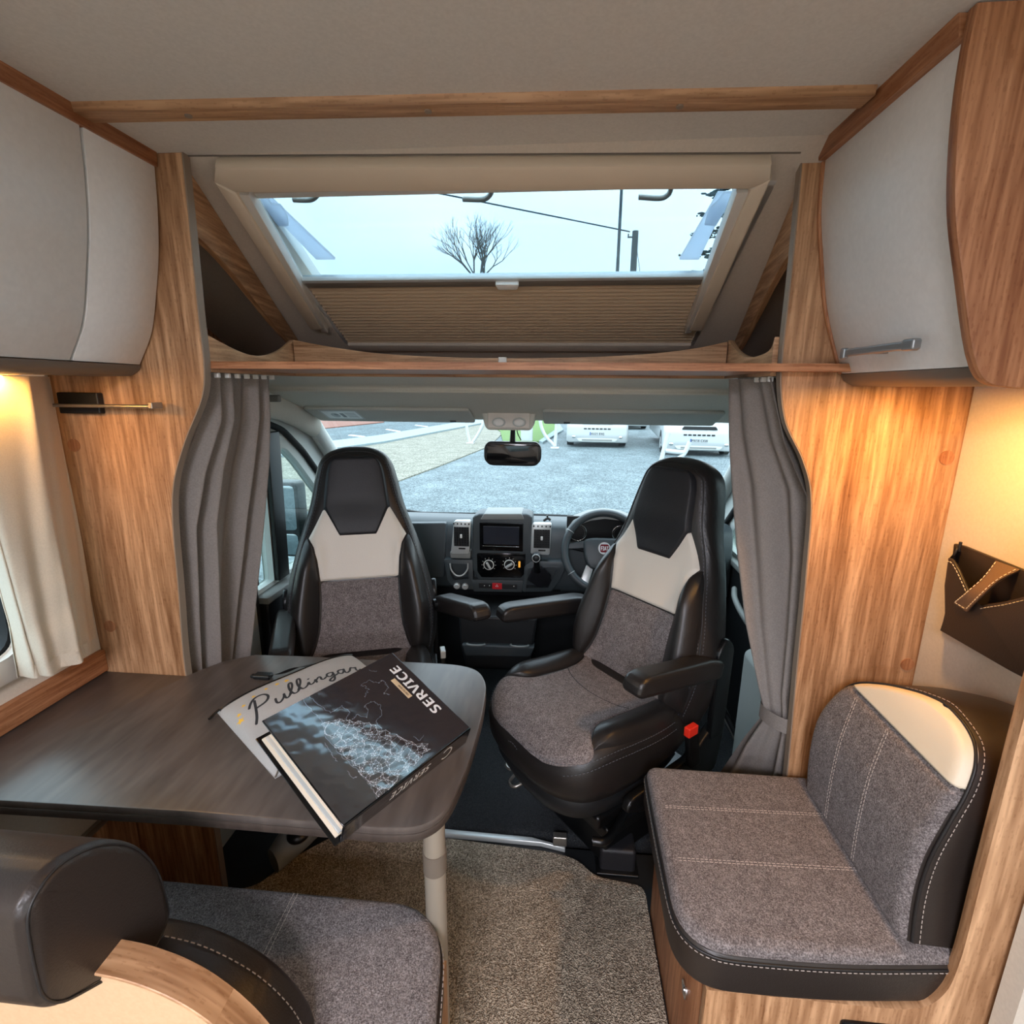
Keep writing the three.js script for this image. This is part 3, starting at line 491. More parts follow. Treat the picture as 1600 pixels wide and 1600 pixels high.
  mesh('zip', tube(zp, 0.0028, 60, 8), M.plasticBlack, t);
  mesh('zip_pull', tube([[A[0] + 0.01, 0.01, A[1] + 0.004], [A[0] + 0.004, 0.005, A[1] + 0.018], [A[0] + 0.002, 0.002, A[1] + 0.03]], 0.003, 10, 8), M.plasticBlack, t);
  mesh('corner_seam', tube([[D[0] - 0.006, 0.014, D[1] - 0.03], [D[0], 0.008, D[1] - 0.012], [D[0], 0.002, D[1]]], 0.0016, 10, 6), M.legDark, t);
}
{
  const t = thing('strap', 'black webbing strap lying on the table behind the pouch', 'strap', [0, 0.7215, 0]);
  const pts = [[-0.746,0.735,-1.15], [-0.693,0.745,-1.144], [-0.66,0.745,-1.18], [-0.594,0.74,-1.229]];
  mesh('webbing', grid(24, 2, (u, v) => { const c = new THREE.CatmullRomCurve3(pts.map((p) => new THREE.Vector3(p[0], 0, p[2]))).getPoint(u); return [c.x, 0.004 + 0.028 * Math.sin(u * 3.1) * (0.35 + 0.65 * v), c.z + 0.034 * (v - 0.5) * (0.4 + u)]; }), std({ color: hex('#1a1715'), roughness: 0.8, side: THREE.DoubleSide }), t);
  const c = pts[0]; mesh('clip', [rbox(c[0] - 0.025, c[0] + 0.02, 0.0, 0.012, c[2] - 0.012, c[2] + 0.012, 0.004), rbox(c[0] - 0.035, c[0] - 0.022, 0.0, 0.008, c[2] - 0.006, c[2] + 0.006, 0.002)], M.plasticBlack, t);
}
// black ring binder
{
  const t = thing('ring_binder', 'glossy black service binder with a white network map on its cover', 'binder', [0, 0, 0]);
  // cover frame: origin at the spine corner next to the window side; e1 along the cover's bottom edge, e2 along the spine
  const P3 = V([-0.169,0.768,-0.939]), P2 = V([-0.372,0.86,-1.066]), P4 = V([-0.351,0.768,-0.693]);
  const e1 = P2.clone().sub(P3), W = e1.length(); e1.normalize(); const e2 = P4.clone().sub(P3); const nrm = e2.clone().cross(e1).normalize(); if (nrm.y < 0) nrm.negate(); const L = e2.length(); e2.addScaledVector(e1, -e2.dot(e1)).normalize();
  const B = (a, b, c) => P3.clone().addScaledVector(e1, a).addScaledVector(e2, b).addScaledVector(nrm, c).toArray();
  const blk = (a0, a1, b0, b1, c0, c1, r = 0.0015) => { const g = rbox(a0, a1, b0, b1, c0, c1, r), p = g.attributes.position; for (let i = 0; i < p.count; i++) p.setXYZ(i, ...B(p.getX(i), p.getY(i), p.getZ(i))); g.computeVertexNormals(); return creased(g, 0.6); };
  const zxy = [[600, 590], [700, 560], [860, 560], [960, 600], [1080, 640], [1210, 655], [1000, 830], [890, 915], [840, 840], [720, 740], [640, 660]];
  const toUV = ([x, y]) => { const dx = x - 1435, dy = y - 550, a = [-400, -415], b = [-715, 460], D = a[0] * b[1] - a[1] * b[0]; return [(dx * b[1] - dy * b[0]) / D, (a[0] * dy - a[1] * dx) / D]; };
  const tx = canvasTex(1400, 1120, (g, w, H) => {
    g.fillStyle = '#262b31'; g.fillRect(0, 0, w, H); const X = ([u, v]) => [u * w, (1 - v) * H];
    const poly = zxy.map(toUV).map(X), r = rng(21); g.strokeStyle = 'rgba(225,230,235,0.8)'; g.fillStyle = '#e8ecef';
    const ins = (p) => { let c = false; for (let i = 0, j = poly.length - 1; i < poly.length; j = i++) { const a = poly[i], b = poly[j]; if ((a[1] > p[1]) !== (b[1] > p[1]) && p[0] < (b[0] - a[0]) * (p[1] - a[1]) / (b[1] - a[1]) + a[0]) c = !c; } return c; };
    const xs = poly.map((p) => p[0]), ys = poly.map((p) => p[1]), pts = []; let guard = 0;
    while (pts.length < 330 && guard++ < 9000) { const p = [mix(Math.min(...xs), Math.max(...xs), r()), mix(Math.min(...ys), Math.max(...ys), r())]; if (ins(p) && pts.every((q) => Math.hypot(q[0] - p[0], q[1] - p[1]) > 17)) pts.push(p); }
    g.lineWidth = 1.5; for (const p of pts) { pts.filter((q) => q !== p).map((q) => [Math.hypot(q[0] - p[0], q[1] - p[1]), q]).sort((a, b) => a[0] - b[0]).slice(0, 5).forEach(([d, q]) => { if (d < 75) { g.beginPath(); g.moveTo(...p); g.lineTo(...q); g.stroke(); } }); g.beginPath(); g.arc(p[0], p[1], 2.6, 0, 7); g.fill(); }
    // coast outlines as rough white lines
    const coast = (list, rough) => { const q = list.map(toUV).map(X); g.lineWidth = 2; g.beginPath(); g.moveTo(...q[0]); for (let i = 1; i < q.length; i++) for (let k = 1; k <= 9; k++) g.lineTo(mix(q[i - 1][0], q[i][0], k / 9) + (r() - 0.5) * rough, mix(q[i - 1][1], q[i][1], k / 9) + (r() - 0.5) * rough); g.stroke(); };
    g.strokeStyle = 'rgba(205,215,225,0.75)';
    coast([[500, 440], [530, 500], [580, 545], [620, 590], [640, 660], [720, 740], [800, 800], [840, 840], [890, 915]], 16); coast([[510, 430], [560, 470], [600, 500], [660, 530], [720, 490], [760, 520], [740, 560], [690, 560]], 14);
    coast([[770, 560], [800, 530], [850, 540], [860, 500], [840, 480], [890, 450], [930, 470], [940, 520], [900, 560], [930, 600]], 18); coast([[850, 430], [870, 380], [830, 360], [880, 330], [930, 340], [960, 320], [990, 360], [960, 400], [1000, 400]], 20); coast([[1100, 620], [1130, 640], [1160, 610]], 10);
    coast([[630, 680], [660, 720], [690, 760]], 14); coast([[740, 800], [770, 830], [790, 820]], 12); coast([[880, 265], [900, 270], [930, 268]], 8);
    g.fillStyle = '#eef0f1'; g.font = 'bold 118px sans-serif'; g.textBaseline = 'alphabetic'; g.textAlign = 'left'; g.save(); g.translate(w * 0.265, H * 0.955); const tw = g.measureText('SERVICE').width; g.scale(w * 0.60 / tw, 1); g.fillText('SERVICE', 0, 0); g.restore();
    g.save(); const lb = X([0.52, 0.135]); g.fillStyle = '#d9c3a0'; g.fillRect(lb[0], lb[1] - 46, w * 0.235, 42); g.fillStyle = '#3a2c20'; g.font = 'bold 24px sans-serif'; g.fillText('FIND OUT MORE', lb[0] + 34, lb[1] - 16); g.restore();
  });
  mesh('back_cover', blk(-0.003, W, -0.004, L + 0.012, -0.046, -0.0435), M.glossBlack, t);
  mesh('spine', blk(-0.004, -0.0005, -0.002, L + 0.002, -0.046, 0.001), M.glossBlack, t);
  mesh('front_cover', blk(-0.003, W, -0.002, L + 0.002, -0.0028, 0), M.glossBlack, t);
  const bumpN = dataTex(256, 256, (u, v) => { const k = 128 + (nA(u * 9, v * 9, 9, 9) - 0.5) * 90 + (nB(u * 22, v * 22, 22, 22) - 0.5) * 60; return [k, k, k]; }, false);
  const gl = (tex) => phy({ map: tex, roughness: 0.12, ior: 2.33, bumpMap: bumpN, bumpScale: 0.0018, clearcoat: 1, clearcoatRoughness: 0.08 });
  mesh('cover_print', decal(B(0, 0, 0.0006), B(W - 0.001, 0, 0.0006), B(0, L, 0.0006), B(W - 0.001, L, 0.0006), 6), gl(tx), t, 'y', true);
  const ts = canvasTex(1024, 150, (g, w, H) => { g.fillStyle = '#17191b'; g.fillRect(0, 0, w, H); g.fillStyle = '#d8d4cc'; g.font = 'italic bold 84px sans-serif'; g.textBaseline = 'middle'; g.fillText('SERVICE', 360, 78); g.strokeStyle = '#d8d4cc'; g.lineWidth = 12; g.beginPath(); g.arc(215, 75, 46, 0.7, 5.6); g.stroke(); });
  mesh('spine_print', decal(B(-0.0047, 0, 0), B(-0.0047, L, 0), B(-0.0047, 0, -0.044), B(-0.0047, L, -0.044), 4), gl(ts), t, 'y', true);
  for (let k = 0; k < 5; k++) mesh('page_or_gap_layer', blk(0.006, W - 0.012 - k * 0.004, 0.008, L + 0.006 - k * 0.005, -0.040 + k * 0.006, -0.0365 + k * 0.006, 0.0006), [M.paper, M.silver, M.paper, M.paper, M.leatherDark][k], t);  // the dark top layer paints the shade in the gap under the cover
  mesh('ring_rail', blk(0.012, 0.030, 0.03, L - 0.003, -0.0435, -0.036), M.chrome, t);
  for (const b of [0.05, 0.13, 0.21]) mesh('ring', (() => { const q = []; for (let i = 0; i <= 14; i++) { const a = i / 14 * Math.PI * 2; q.push(B(0.022 + 0.014 * Math.cos(a), b, -0.023 + 0.018 * Math.sin(a))); } return tube(q, 0.0015, 30, 6); })(), M.chrome, t);
}

// ================================================================ right bench
{
  const t = thing('dinette_bench', 'oak bench base with a tall end board at the lower right', 'bench', [0, 0, 0]);
  mesh('front_board', ext('x', [[-1.205, 0], [-0.766, 0], [-0.766, 0.398], [-1.205, 0.398]], 0.300, 0.315, 0.001), M.oakRed, t);
  mesh('seat_board', box(0.316, 0.88, 0.384, 0.398, -1.205, -0.766), M.oak, t);
  const top = [[0.298, 0], [0.298, 0.396], [0.60, 0.396], ...spl([[0.64, 0.398], [0.675, 0.412], [0.697, 0.445], [0.706, 0.50], [0.706, 0.70], [0.705, 1.10], [0.712, 1.22], [0.74, 1.29], [0.80, 1.32]], 40), [0.880, 1.325], [0.880, 0]];
  mesh('end_board', ext('z', top, -0.765, -0.745, 0.002, 2), M.oak, t);
  mesh('lock', [cyl([0.2995, 0.235, -0.855], [0.2955, 0.235, -0.855], 0.017), cyl([0.2955, 0.235, -0.855], [0.2945, 0.235, -0.855], 0.007)], M.chrome, t);
  const v = []; for (let i = 0; i < 5; i++) v.push(rbox(0.548, 0.692, 0.262 + i * 0.018, 0.272 + i * 0.018, -0.744, -0.738, 0.002));
  mesh('air_vent', [ext('z', rr(0.535, 0.245, 0.705, 0.362, 0.008), -0.745, -0.739, 0.002, 2, [rr(0.546, 0.256, 0.694, 0.351, 0.004)])], M.plasticBlack, t); mesh('air_vent_slats', v, M.plasticBlack, t);
}
{ const j = struct('trim_7', [box(0.768, 0.800, 0, 1.9, -0.735, -0.70), box(0.803, 0.879, 0, 1.9, -0.735, -0.712)], M.wallCream); }
{
  const t = thing('seat_cushion', 'grey fabric seat cushion with a black leather border on the right bench', 'cushion', [0, 0, 0]);
  const out = round([[0.240, -0.738], [0.250, -1.195], [0.872, -1.195], [0.872, -0.775], [0.72, -0.760], [0.50, -0.738]], [0.10, 0.03, 0.01, 0.06, 0.1, 0.2], 10);
  const inset = (d) => out.map(([x, z]) => { const cx = 0.556, cz = -0.967; return [x + (cx - x) * d / 0.3, z + (cz - z) * d / 0.22]; });
  mesh('border', ext('y', out, 0.399, 0.488, 0.012, 4), M.leatherBrown, t);
  mesh('seat_top', ext('y', inset(0.003), 0.47, 0.509, 0.022, 6), M.fabric, t);
  const edge = [...out, out[0]].map(([x, z]) => [x, 0.478, z]); mesh('piping', tube(edge.filter((p, i) => i % 2 === 0 || i < 2), 0.0026, 160, 6, false), M.piping, t);
  mesh('edge_stitching', stitches([...inset(-0.0016).slice(44), ...inset(-0.0016).slice(0, 17)].filter((p, i) => i % 2 === 0).map(([x, z]) => [x, 0.4735, z]), 0.006, 0.004, 0.0008), M.thread, t);
  mesh('seam_stitching', [[-1.052, -1.046], [-0.912, -0.906]].flatMap((q) => q.map((z) => stitches([[0.275, 0.5093, z], [0.45, 0.5093, z - 0.005], [0.665, 0.5093, z - 0.012]], 0.006, 0.003, 0.0007))), M.thread, t);
}
{
  const t = thing('back_cushion', 'arched grey back cushion with a cream top band on the right bench', 'cushion', [0, 0, 0]);
  const XF = [[0.50, 0.640], [0.58, 0.638], [0.64, 0.641], [0.70, 0.648], [0.75, 0.660], [0.83, 0.686], [0.87, 0.702], [0.90, 0.720]], zl = [[0.50, -1.150], [0.58, -1.160], [0.674, -1.167], [0.748, -1.155], [0.805, -1.127], [0.85, -1.06], [0.885, -0.975], [0.898, -0.92]], zh = [[0.50, -0.775], [0.64, -0.786], [0.75, -0.786], [0.829, -0.794], [0.87, -0.815], [0.890, -0.855], [0.898, -0.91]];
  const sm = (tab) => { const c = spl(tab, 60); return (y) => interp(c, y); }, FX = sm(XF), ZL = sm(zl), ZH = sm(zh);
  const S = (z, y, o) => { const e = Math.min(z - ZL(y), ZH(y) - z), r = clamp(e / 0.025), k = 0.012 * (1 - Math.sqrt(clamp(1 - (1 - r) * (1 - r)))); return [FX(y) - o + k, y, z]; };
  const ring = (d, dx) => { const r = []; for (let i = 0; i <= 30; i++) { const y = mix(0.500, 0.897, i / 30); r.push([y, ZL(y)]); } for (let i = 30; i >= 0; i--) { const y = mix(0.500, 0.897, i / 30); r.push([y, ZH(y)]); } return r.map(([y, z]) => { const cz = -0.97, cy = 0.70; return [FX(y) + dx, y + (cy - y) * d, z + (cz - z) * d]; }); };
  mesh('body', loftRings([ring(0.02, 0.004), ring(0.0, 0.014), ring(-0.004, 0.05), ring(0.0, 0.12), ring(0.03, 0.155)]), M.leatherBrown, t);
  mesh('grey_panel', patch({ t0: 0.502, t1: 0.815, lo: ZL, hi: ZH, S, proud: 0.010, nu: 50, nv: 50, soft: 0.06 }), M.fabric, t);
  mesh('cream_band', patch({ t0: 0.8155, t1: 0.897, lo: (y) => ZL(y), hi: (y) => ZH(y), S, proud: 0.010, nu: 50, nv: 24, soft: 0.05 }), M.creamWarm, t);
  const pp = ring(-0.004, 0.010); mesh('piping', tube(pp.filter((p, i) => i % 2 === 0), 0.003, 140, 6), M.piping, t);
  mesh('edge_stitching', stitches(ring(-0.010, 0.022).slice(28).map((p) => p), 0.006, 0.004, 0.0008), M.thread, t);
  mesh('seam_stitching', [-1.045, -1.038, -0.935, -0.928].map((z) => { const q = []; for (let i = 0; i <= 12; i++) { const y = mix(0.52, 0.808, i / 12); q.push([FX(y) - 0.0108, y, z - 0.03 * (i / 12) * (i / 12)]); } return stitches(q, 0.006, 0.003, 0.0007); }), M.thread, t);
}
// leather pocket on the right wall
{
  const t = thing('wall_pocket', 'dark brown leather pocket with a stitched strap hanging on the right wall', 'pocket', [0, 0, 0]);
  mesh('back_panel', ext('x', round([[-1.172,1.137],[-1.144,1.14],[-1.065,1.139],[-0.981,1.138],[-0.928,0.954],[-0.97,0.947],[-1.156,0.94],[-1.155,1.007]], 0.004), 0.872, 0.8795, 0.002), M.leatherBrown, t);
  const L = [[-1.133,1.115],[-1.122,1.116],[-1.1,1.101],[-1.08,1.083],[-1.062,1.066],[-1.04,1.053]], Rr = [[-1.026,1.053],[-1.015,1.06],[-0.978,1.082],[-0.934,1.112]];
  mesh('front_panel', ext('x', [...spl(L, 16), ...spl(Rr, 12), ...[[-0.89,0.967],[-0.934,0.963],[-1.113,0.956],[-1.109,0.994],[-1.127,1.054]]], 0.838, 0.844, 0.002), M.leatherBrown, t);
  const gf = [[-1.135,1.113],[-1.13,1.053],[-1.111,0.993],[-1.116,0.955]], gb = [[-1.171,1.133],[-1.16,1.066],[-1.148,1.002],[-1.15,0.951]], ge = (q, x) => q.map(([z, y]) => [x, y, z]);
  const G0 = ge(gf, 0.841), G1 = ge(gb, 0.874); mesh('side_gusset', solidify(grid(6, 12, (u, v) => { const k = v * 3, i = Math.min(2, Math.floor(k)), f = k - i, a = G0[i].map((c, j) => mix(c, G0[i + 1][j], f)), b = G1[i].map((c, j) => mix(c, G1[i + 1][j], f)); return a.map((c, j) => mix(c, b[j], u) + (j === 2 ? 0.006 * Math.sin(u * Math.PI) * (1 - v) : 0)); }), 0.003), M.leatherBrown, t);
  const la = [[0.872,1.136,-1.058], [0.852,1.101,-1.048], [0.834,1.069,-1.054], [0.833,1.032,-1.086]].map(V), lb = [[0.872,1.137,-1.002], [0.852,1.113,-1.009], [0.834,1.079,-1.016], [0.833,1.028,-1.05]].map(V), ca = new THREE.CatmullRomCurve3(la), cb = new THREE.CatmullRomCurve3(lb);
  const SW = (u, v, o) => { const p = ca.getPoint(u).lerp(cb.getPoint(u), v); return [p.x - o - 0.006 * Math.sin(u * Math.PI), p.y, p.z]; };
  mesh('strap', solidify(grid(30, 6, (u, v) => SW(u, v, 0)), 0.003), M.pocketBrown, t);
  for (const v of [0.08, 0.92]) { const q = []; for (let i = 0; i <= 14; i++) q.push(SW(0.02 + i / 14 * 0.95, v, 0.0022)); mesh('strap_stitching', stitches(q, 0.005, 0.003, 0.0009), M.creamWarm, t); }
  { const q = []; for (let i = 0; i <= 4; i++) q.push(SW(0.965, 0.1 + i * 0.2, 0.0022)); mesh('strap_stitching', stitches(q, 0.005, 0.003, 0.0009), M.creamWarm, t); }
  for (const E of [L, Rr]) mesh('edge_stitching', stitches(spl(E.map(([z, y]) => [z + 0.0008, y - 0.007]), 12).map(([z, y]) => [0.8375, y, z]), 0.005, 0.003, 0.0008), M.creamWarm, t);
  const k = [0.866,1.128,-1.149]; mesh('lace', [tube([[k[0], k[1] + 0.008, k[2] - 0.004], [k[0] - 0.008, k[1] + 0.004, k[2] + 0.008], [k[0] - 0.010, k[1] - 0.014, k[2] + 0.006], [k[0] - 0.004, k[1] - 0.022, k[2] + 0.004]], 0.003, 24, 6), cyl([k[0], k[1], k[2] + 0.004], [k[0], k[1] + 0.02, k[2] + 0.004], 0.003)], M.leatherDark, t);
}

// ================================================================ left bench, seen from behind
{
  const t = thing('dinette_bench', 'plain oak base of the left dinette bench below its grey cushion', 'bench', [0, 0, 0]);
  mesh('front_board', box(-1.176, -0.185, 0.0, 0.392, -0.752, -0.737), M.oak, t);
  mesh('side_board', box(-0.200, -0.185, 0.0, 0.392, -0.736, -0.485), M.oak, t);
  mesh('seat_board', box(-1.176, -0.201, 0.378, 0.392, -0.736, -0.485), M.oak, t);
}
{
  const t = thing('seat_cushion', 'grey fabric seat cushion on the left bench under the table edge', 'cushion', [0, 0, 0]);
  const out = round([[-1.175, -0.788], [-0.190, -0.788], [-0.158, -0.56], [-0.165, -0.490], [-1.175, -0.490]], [0.02, 0.11, 0.1, 0.04, 0.02], 12), ins = out.map(([x, z]) => [x + (-0.6 - x) * 0.008, z + (-0.63 - z) * 0.012]);
  mesh('border', ext('y', out, 0.393, 0.470, 0.010, 3), M.leatherBrown, t);
  mesh('seat_top', ext('y', ins, 0.452, 0.492, 0.022, 6), M.fabric, t);
  mesh('edge_stitching', stitches(out.filter((p) => p[0] > -0.25).map(([x, z]) => [x + 0.0012, 0.4585, z]), 0.006, 0.004, 0.0008), M.thread, t);
  mesh('seam_stitching', [-0.492, -0.484].map((x) => stitches([[x, 0.4924, -0.775], [x + 0.002, 0.4924, -0.68], [x + 0.004, 0.4924, -0.56]], 0.006, 0.002, 0.0007)), M.thread, t);
}
{
  const t = thing('leather_bolster', 'black leather bolster behind the left bench cushion with a rounded head roll', 'bolster', [0, 0, 0]);
  mesh('lower_pad', ext('z', [[-1.175, 0.494], ...[[-0.352, 0.494]], ...spl([[-0.356, 0.52], [-0.372, 0.555], [-0.41, 0.605], [-0.455, 0.638], [-0.51, 0.662], [-0.57, 0.672], [-0.65, 0.675]], 30), [-1.175, 0.675]], -0.585, -0.487, 0.022, 5), M.leatherBrown, t);
  mesh('lower_stitching', stitches(spl([[-0.350, 0.50], [-0.372, 0.558], [-0.41, 0.608], [-0.455, 0.641], [-0.51, 0.665], [-0.58, 0.675], [-0.66, 0.677]], 40).map(([x, y]) => [x, y, -0.548]), 0.006, 0.004, 0.0009), M.thread, t);
  const prof = round([[-0.565, 0.69], [-0.562, 0.78], [-0.535, 0.855], [-0.485, 0.912], [-0.425, 0.938], [-0.385, 0.920], [-0.378, 0.80], [-0.395, 0.765], [-0.50, 0.690], [-0.53, 0.672]], 0.035, 5);
  mesh('head_roll', ext('x', prof, -1.175, -0.55, 0.014, 5), M.leatherBrown, t);
  mesh('roll_seam', tube([...prof.filter((p, i) => i % 2 === 0).map(([z, y]) => [-0.5525, (y - 0.8) * 0.955 + 0.8, (z + 0.47) * 0.93 - 0.47])], 0.0018, 120, 6, true), M.piping, t);
}
{
  const t = thing('bench_partition', 'rounded cream partition with an oak edge behind the left bench', 'partition', [0, 0, 0]);
  const c = spl([[-0.315, 0.42], [-0.322, 0.52], [-0.345, 0.605], [-0.385, 0.672], [-0.44, 0.722], [-0.50, 0.748], [-0.56, 0.757], [-0.66, 0.760]], 50), inner = c.map(([x, y]) => [x, y]);
  mesh('panel', ext('z', [[-1.18, 0], [-0.317, 0], ...c.map(([x, y]) => [x - 0.002, y - 0.003]), [-1.18, 0.757]], -0.474, -0.448, 0.0), M.partition, t);
  mesh('oak_edge', ext('z', [...c, [-1.18, 0.760], [-1.18, 0.756], ...c.map(([x, y], i) => [x - 0.003, y - 0.004]).reverse()], -0.482, -0.440, 0.001, 1), M.oak, t, 'x');
}

// ================================================================ the two swivelled cab seats
const REC = 15 * Math.PI / 180;
function makeSeat(label) {
  const t = thing('captain_chair', label, 'seat', [0, 0, 0], 0);
  const sm = (tab, n = 80) => { const c = spl(tab, n); return (s) => interp(c, s); };
  const hw = sm([[0, 0.250], [0.07, 0.268], [0.17, 0.277], [0.27, 0.262], [0.43, 0.222], [0.58, 0.172], [0.68, 0.150], [0.735, 0.134], [0.768, 0.112], [0.788, 0.080], [0.798, 0.045], [0.801, 0.012]], 160);
  const bump = (x, c, w) => Math.exp(-((x - c) / w) * ((x - c) / w)), ss = (a, b, v) => { const k = clamp((v - a) / (b - a)); return k * k * (3 - 2 * k); };
  const zf = (x, s) => { const h = Math.max(hw(s), 0.03), k = Math.abs(x) / h; return 0.042 + 0.048 * bump(k, 0.76, 0.17) * ss(0.50, 0.34, s) * ss(-0.02, 0.06, s) + 0.020 * ss(0.5, 0.62, s) * (1 - 0.5 * k * k) + 0.012 * bump(s, 0.16, 0.12); };
  const toW = (x, s, n) => [x, 0.47 + s * Math.cos(REC) + n * Math.sin(REC), -s * Math.sin(REC) + n * Math.cos(REC)];
  const edgeK = (x, s) => { const k = clamp(Math.abs(x) / Math.max(hw(s), 0.01)); return Math.pow(Math.max(0, 1 - k * k * k * k * k * k), 0.42); };
  const topK = (s) => Math.pow(clamp((0.802 - s) / 0.05), 0.5);
  const SB = (x, s, o) => toW(x, s, mix(-0.012, zf(x, s), edgeK(x, s) * topK(s)) + o);
  const rings = []; const NS = 60, NA = 72;
  for (let j = 0; j <= NS; j++) {
    const s = 0.801 * (1 - Math.pow(1 - j / NS, 1.35)), h = hw(s), r = [];
    for (let i = 0; i < NA; i++) {
      const a = i / NA * Math.PI * 2, c = Math.cos(a), sn = Math.sin(a), x = h * Math.sign(c) * Math.pow(Math.abs(c), 0.55);
      const n = sn >= 0 ? mix(-0.012, zf(x, s), edgeK(x, s) * topK(s)) : -0.012 - (0.085 - 0.03 * s) * topK(s) * Math.pow(Math.abs(sn), 0.5);
      r.push(toW(x, s, n));
    }
    rings.push(r);
  }
  const back = mesh('backrest', loftRings(rings), M.leather, t);
  const sym = (f) => ({ lo: (s) => -f(s), hi: f });
  const fF = sm([[0.0, 0.190], [0.03, 0.180], [0.06, 0.166], [0.12, 0.149], [0.21, 0.139], [0.305, 0.139]]), fC = (s) => interp([[0.30, 0.139], [0.38, 0.146], [0.43, 0.157], [0.462, 0.176], [0.566, 0.119]], s), fH = (s) => interp([[0.463, 0.066], [0.568, 0.119], [0.65, 0.110], [0.70, 0.103], [0.728, 0.094], [0.745, 0.080], [0.755, 0.058]], s);
  mesh('grey_panel', patch({ t0: 0.004, t1: 0.303, ...sym(fF), S: SB, proud: 0.007, soft: 0.05 }), M.fabric, back);
  mesh('cream_panel', patch({ t0: 0.304, t1: 0.566, ...sym(fC), S: SB, proud: 0.008, soft: 0.04, nv: 50 }), M.cream, back);
  mesh('head_panel', patch({ t0: 0.463, t1: 0.755, ...sym(fH), S: SB, proud: 0.016, soft: 0.05, nv: 50 }), M.leatherDark, back);
  for (const q of [-1, 1]) {
    const inn = (s) => s < 0.304 ? fF(s) + 0.003 : fC(s) + 0.003, out = sm([[0.02, 0.238], [0.12, 0.247], [0.20, 0.244], [0.30, 0.230], [0.38, 0.212], [0.43, 0.196], [0.462, 0.182]]);
    mesh('bolster', patch({ t0: 0.022, t1: 0.462, lo: (s) => q * inn(s), hi: (s) => q * Math.max(out(s), inn(s) + 0.002), S: SB, proud: 0.020, soft: 0.34 }), M.leather, back);
    const line = (d, o, s0 = 0.02, s1 = 0.735) => { const p = []; for (let i = 0; i <= 30; i++) { const s = mix(s0, s1, i / 30); p.push(SB(q * (hw(s) - d), s, o)); } return p; };
    mesh('seam', tube(line(0.024, 0.0015), 0.0022, 80, 5), M.piping, back);
    mesh('stitching', [stitches(line(0.019, 0.0008), 0.006, 0.005, 0.0008), stitches(line(0.029, 0.001), 0.006, 0.005, 0.0008)], M.threadDark, back);
  }
  { const p = []; for (let i = 0; i <= 30; i++) { const k = i / 30 * 2 - 1, s = 0.775 - 0.045 * Math.pow(Math.abs(k), 3); p.push(SB(k * 0.112, s, 0.001)); } mesh('top_seam', tube(p, 0.002, 50, 5), M.piping, back); }
  // cushion
  const cw = sm([[-0.02, 0.225], [0.06, 0.246], [0.20, 0.254], [0.33, 0.250], [0.41, 0.226], [0.455, 0.180], [0.482, 0.115], [0.490, 0.06], [0.492, 0.0]], 120);
  const loop = []; const zs = []; for (let i = 0; i <= 40; i++) zs.push(-0.02 + 0.512 * (1 - Math.pow(1 - i / 40, 1.8))); for (const z of zs) loop.push([cw(z), z]); for (let i = zs.length - 2; i >= 0; i--) loop.push([-cw(zs[i]), zs[i]]);
  const TY = (x, z) => { const h = Math.max(cw(z), 0.02), k = Math.abs(x) / h; return 0.508 + 0.026 * bump(k, 0.80, 0.18) * ss(0.42, 0.30, z) * ss(-0.05, 0.06, z) + 0.014 * bump(z, 0.33, 0.12) - 0.045 * Math.pow(clamp((z - 0.36) / 0.132), 2.2) - 0.03 * Math.pow(clamp(k), 14); };
  const cr = (y, d, useT = false) => loop.map(([x, z]) => { const X = x * (1 - d / 0.25), Z = 0.23 + (z - 0.23) * (1 - d / 0.25); return [X, useT ? TY(X, Z) + y : y, Z]; });
  const cush = mesh('seat_cushion', loftRings([cr(0.352, 0.045), cr(0.360, 0.018), cr(0.40, 0.0), cr(0.447, -0.003), cr(-0.012, 0.004, true), cr(-0.002, 0.016, true), cr(0, 0.05, true), cr(0, 0.12, true), cr(0, 0.2, true)]), M.leather, t);
  const SC = (x, z, o) => [x, TY(x, z) + o, z];
  const fS = sm([[0.0, 0.200], [0.05, 0.172], [0.10, 0.156], [0.22, 0.148], [0.31, 0.155], [0.35, 0.178], [0.385, 0.222], [0.41, 0.216], [0.452, 0.174], [0.478, 0.116], [0.485, 0.070]], 120);
  mesh('grey_panel', patch({ t0: 0.0, t1: 0.484, ...sym(fS), S: SC, proud: 0.009, nu: 40, nv: 60, soft: 0.05 }), M.fabric, cush);
  for (const q of [-1, 1]) {
    const zi = sm([[0.03, 0.19], [0.08, 0.160], [0.22, 0.150], [0.32, 0.160], [0.375, 0.205]]), zo = sm([[0.03, 0.222], [0.10, 0.240], [0.22, 0.243], [0.32, 0.236], [0.375, 0.214]]);
    mesh('bolster', patch({ t0: 0.035, t1: 0.374, lo: (z) => q * zi(z), hi: (z) => q * Math.max(zo(z), zi(z) + 0.003), S: SC, proud: 0.016, soft: 0.3 }), M.leather, cush);
  }
  { const ring = cr(0.004, 0.005, true).slice(4, -4); mesh('stitching', [stitches(ring.filter((p, i) => i % 2 === 0), 0.006, 0.005, 0.0008), stitches(cr(-0.008, 0.0, true).slice(4, -4).filter((p, i) => i % 2 === 0), 0.006, 0.005, 0.0008)], M.threadDark, cush);
    const p = []; for (let i = 0; i <= 16; i++) { const x = mix(-0.14, 0.14, i / 16); p.push(SC(x, 0.16 + 0.035 * (1 - (x / 0.14) ** 2), 0.0086)); } mesh('cross_seam', tube(p, 0.0016, 30, 5), M.piping, cush); }
